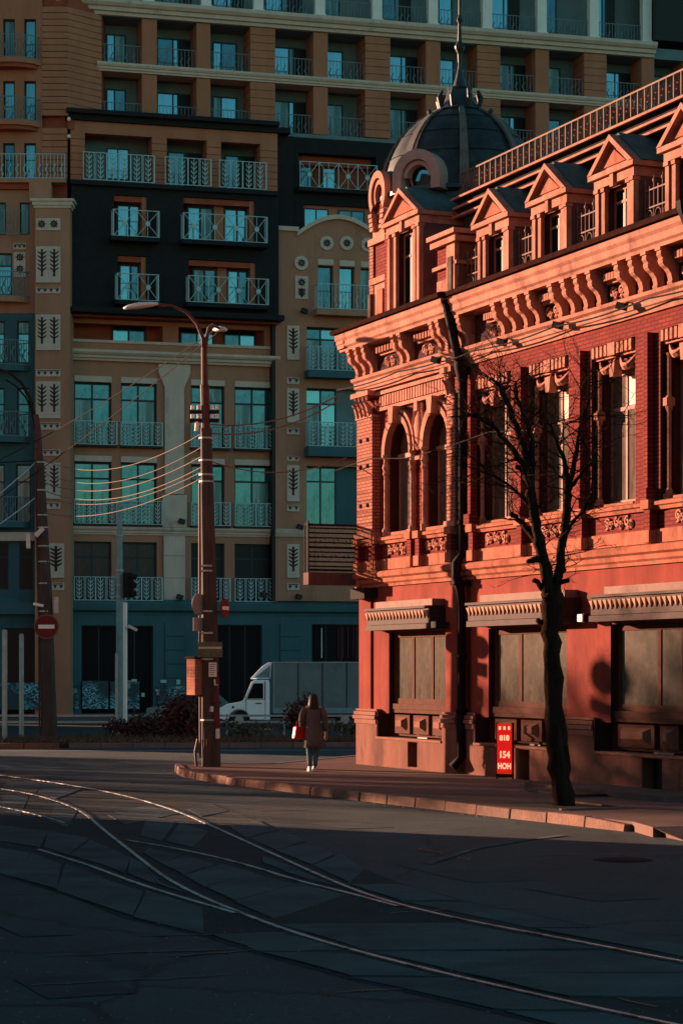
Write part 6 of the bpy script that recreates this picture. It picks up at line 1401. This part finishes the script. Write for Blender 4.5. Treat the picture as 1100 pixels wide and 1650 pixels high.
ct = MB(); ct.loft([(.0, .0, .60, .235, .19), (0, .0, .70, .228, .185), (0, 0, .86, .215, .165), (0, .01, 1.05, .185, .14), (0, .015, 1.2, .20, .14), (0, .02, 1.32, .205, .125), (0, .03, 1.39, .13, .10), (0, .035, 1.44, .075, .08)], 24)
ct.v = [(x*.86, y*.95, z if z > .9 else .9-(.9-z)*1.3) for x, y, z in ct.v]; c_ = ct.obj('coat', M['coat'], wo, smooth=True)
for i, v in enumerate(c_.data.vertices):
    a = atan2(v.co.y, v.co.x); k = max(0, 1.15-v.co.z); v.co.x *= 1+.05*k*sin(5*a+1); v.co.y *= 1+.07*k*sin(6*a); 
MB().tube([(-.17,.02,1.36), (-.235,.015,1.22), (-.255,.02,1.10), (-.24,.09,.98), (-.22,.13,.93)], [.075,.072,.065,.058,.055], 12).obj('sleeve', M['coat'], wo, smooth=True); MB().tube([(.17,.02,1.36), (.225,.0,1.22), (.245,-.01,1.08), (.265,.01,.93), (.27,.02,.87)], [.075,.072,.065,.058,.055], 12).obj('sleeve', M['coat'], wo, smooth=True)
for s, pts in ((0, [(-.085,.0,.80), (-.085,.06,.48), (-.08,-.02,.12)]), (1, [(.075,0,.80), (.07,.03,.48), (.03,.02,.12)])): MB().tube(smooth(pts, 1), [.105, .09, .074, .062, .052, .05][:len(smooth(pts, 1))] , 12).obj('trouser_leg', M['jeans'], wo, smooth=True)
for x, y, z, tilt in ((-.08, .02, 0, 0), (.03, .08, 0, 0)):
    s = MB(); s.loft([(x, y+.03, z+.0, .045, .125), (x, y+.03, z+.03, .05, .13), (x, y+.01, z+.07, .045, .09), (x, y-.03, z+.11, .042, .055)], 14); s.obj('trainer', M['shoe'], wo, smooth=True)
h = MB(); h.loft([(.0, -.02, 1.08, .05, .03), (0, -.045, 1.14, .10, .05), (0, -.035, 1.26, .125, .065), (0, -.01, 1.38, .12, .085), (0, .015, 1.47, .105, .10), (0, .035, 1.56, .10, .115), (0, .04, 1.62, .085, .10), (0, .04, 1.66, .05, .06), (0, .04, 1.675, .01, .01)], 18)
h_ = h.obj('hair', M['hair'], wo, smooth=True)
for v in h_.data.vertices:
    a = atan2(v.co.y-.0, v.co.x); v.co.x += .008*sin(9*a+v.co.z*6)
hb = empty('handbag', WP+Vector((-.30, .02, .70)), radians(35), 'bright red leather handbag hanging from the left arm of the walking woman', 'handbag')
bb = MB(); bb.prism([(-.17, 0), (.15, 0), (.12, .25), (-.12, .27)], -.06, .06, 'y'); bb.obj('bag_body', M['bag'], hb, bevel=.02); MB().tube([(-.08, 0, .25), (-.07, 0, .36), (.0, 0, .41), (.07, 0, .36), (.08, 0, .25)], .012, 6).obj('strap', M['bag'], hb)
# ------------------------------------------------ unseen bare trees, added to thin the sunlight on the lower shopfronts
def bare_shade_tree(loc, H, seed, label):
    rr = random.Random(seed); e = empty('shade_tree', loc, 0, label, 'tree', 'unseen bare trees added for shade'); m = MB(); MB().tube([(0, 0, 0), (.05, 0, H*.4), (0, .1, H*.55)], [.22, .18, .14], 8).obj('trunk', M['bark'], e)
    def br(p, d, L, r, dp):
        if dp == 0: return
        pts = [p]; q = p.copy(); dd = d.copy()
        for i in range(4):
            dd = (dd+Vector((rr.gauss(0, .15), rr.gauss(0, .15), rr.gauss(.03, .1)))).normalized(); q = q+dd*L/4; pts.append(q.copy())
            for _ in range(2 if dp > 2 else 3): br(q, (dd+Vector((rr.gauss(0, .7), rr.gauss(0, .7), rr.gauss(0, .5)))).normalized(), L*.55, r*.44, dp-1)
        m.tube(pts, [r*(1-.15*i) for i in range(5)], 4, caps=False)
    for k in range(9): br(Vector((0, .05, H*(.30+.03*k))), Vector((cos(k*1.3), sin(k*1.3), .55)).normalized(), H*.38, .09, 4)
    m.obj('branches', M['bark'], e, fix=False)
bare_shade_tree((-21.0, 56.4, -.14), 7.7, 1, 'unseen bare tree added for shade at the left, nearer the block'); bare_shade_tree((-18.4, 51.6, -.14), 7.7, 5, 'unseen bare tree added for shade at the left, close to the road')

# unseen bare scrub added to thin the last light on the road
for k in range(8):
    rr = random.Random(80+k); y = 40.0+k*2.9; e = empty('shade_scrub', (-11.2-(k % 2)*.5, y, RZ), 0, 'unseen bare scrub added for shade, clump %s counting away from the near block' % ['one', 'two', 'three', 'four', 'five', 'six', 'seven', 'eight'][k], 'shrub', 'unseen bare scrub added for shade'); m = MB()
    for i in range(170):
        p = Vector((rr.gauss(0, .3), rr.uniform(-1.5, 1.5), 0)); q = p+Vector((rr.gauss(0, .2), rr.gauss(0, .3), rr.uniform(.7, 1.95))); m.tube([p, p.lerp(q, .5)+Vector((rr.gauss(0, .07), rr.gauss(0, .07), 0)), q], [.022, .016, .006], 3, caps=False)
        for j in range(2): t = rr.uniform(.3, .9); s_ = p.lerp(q, t); m.tube([s_, s_+Vector((rr.gauss(0, .15), rr.gauss(0, .25), rr.uniform(.1, .4)))], [.012, .005], 3, caps=False)
    m.obj('branches', M['bark'], e, fix=False)
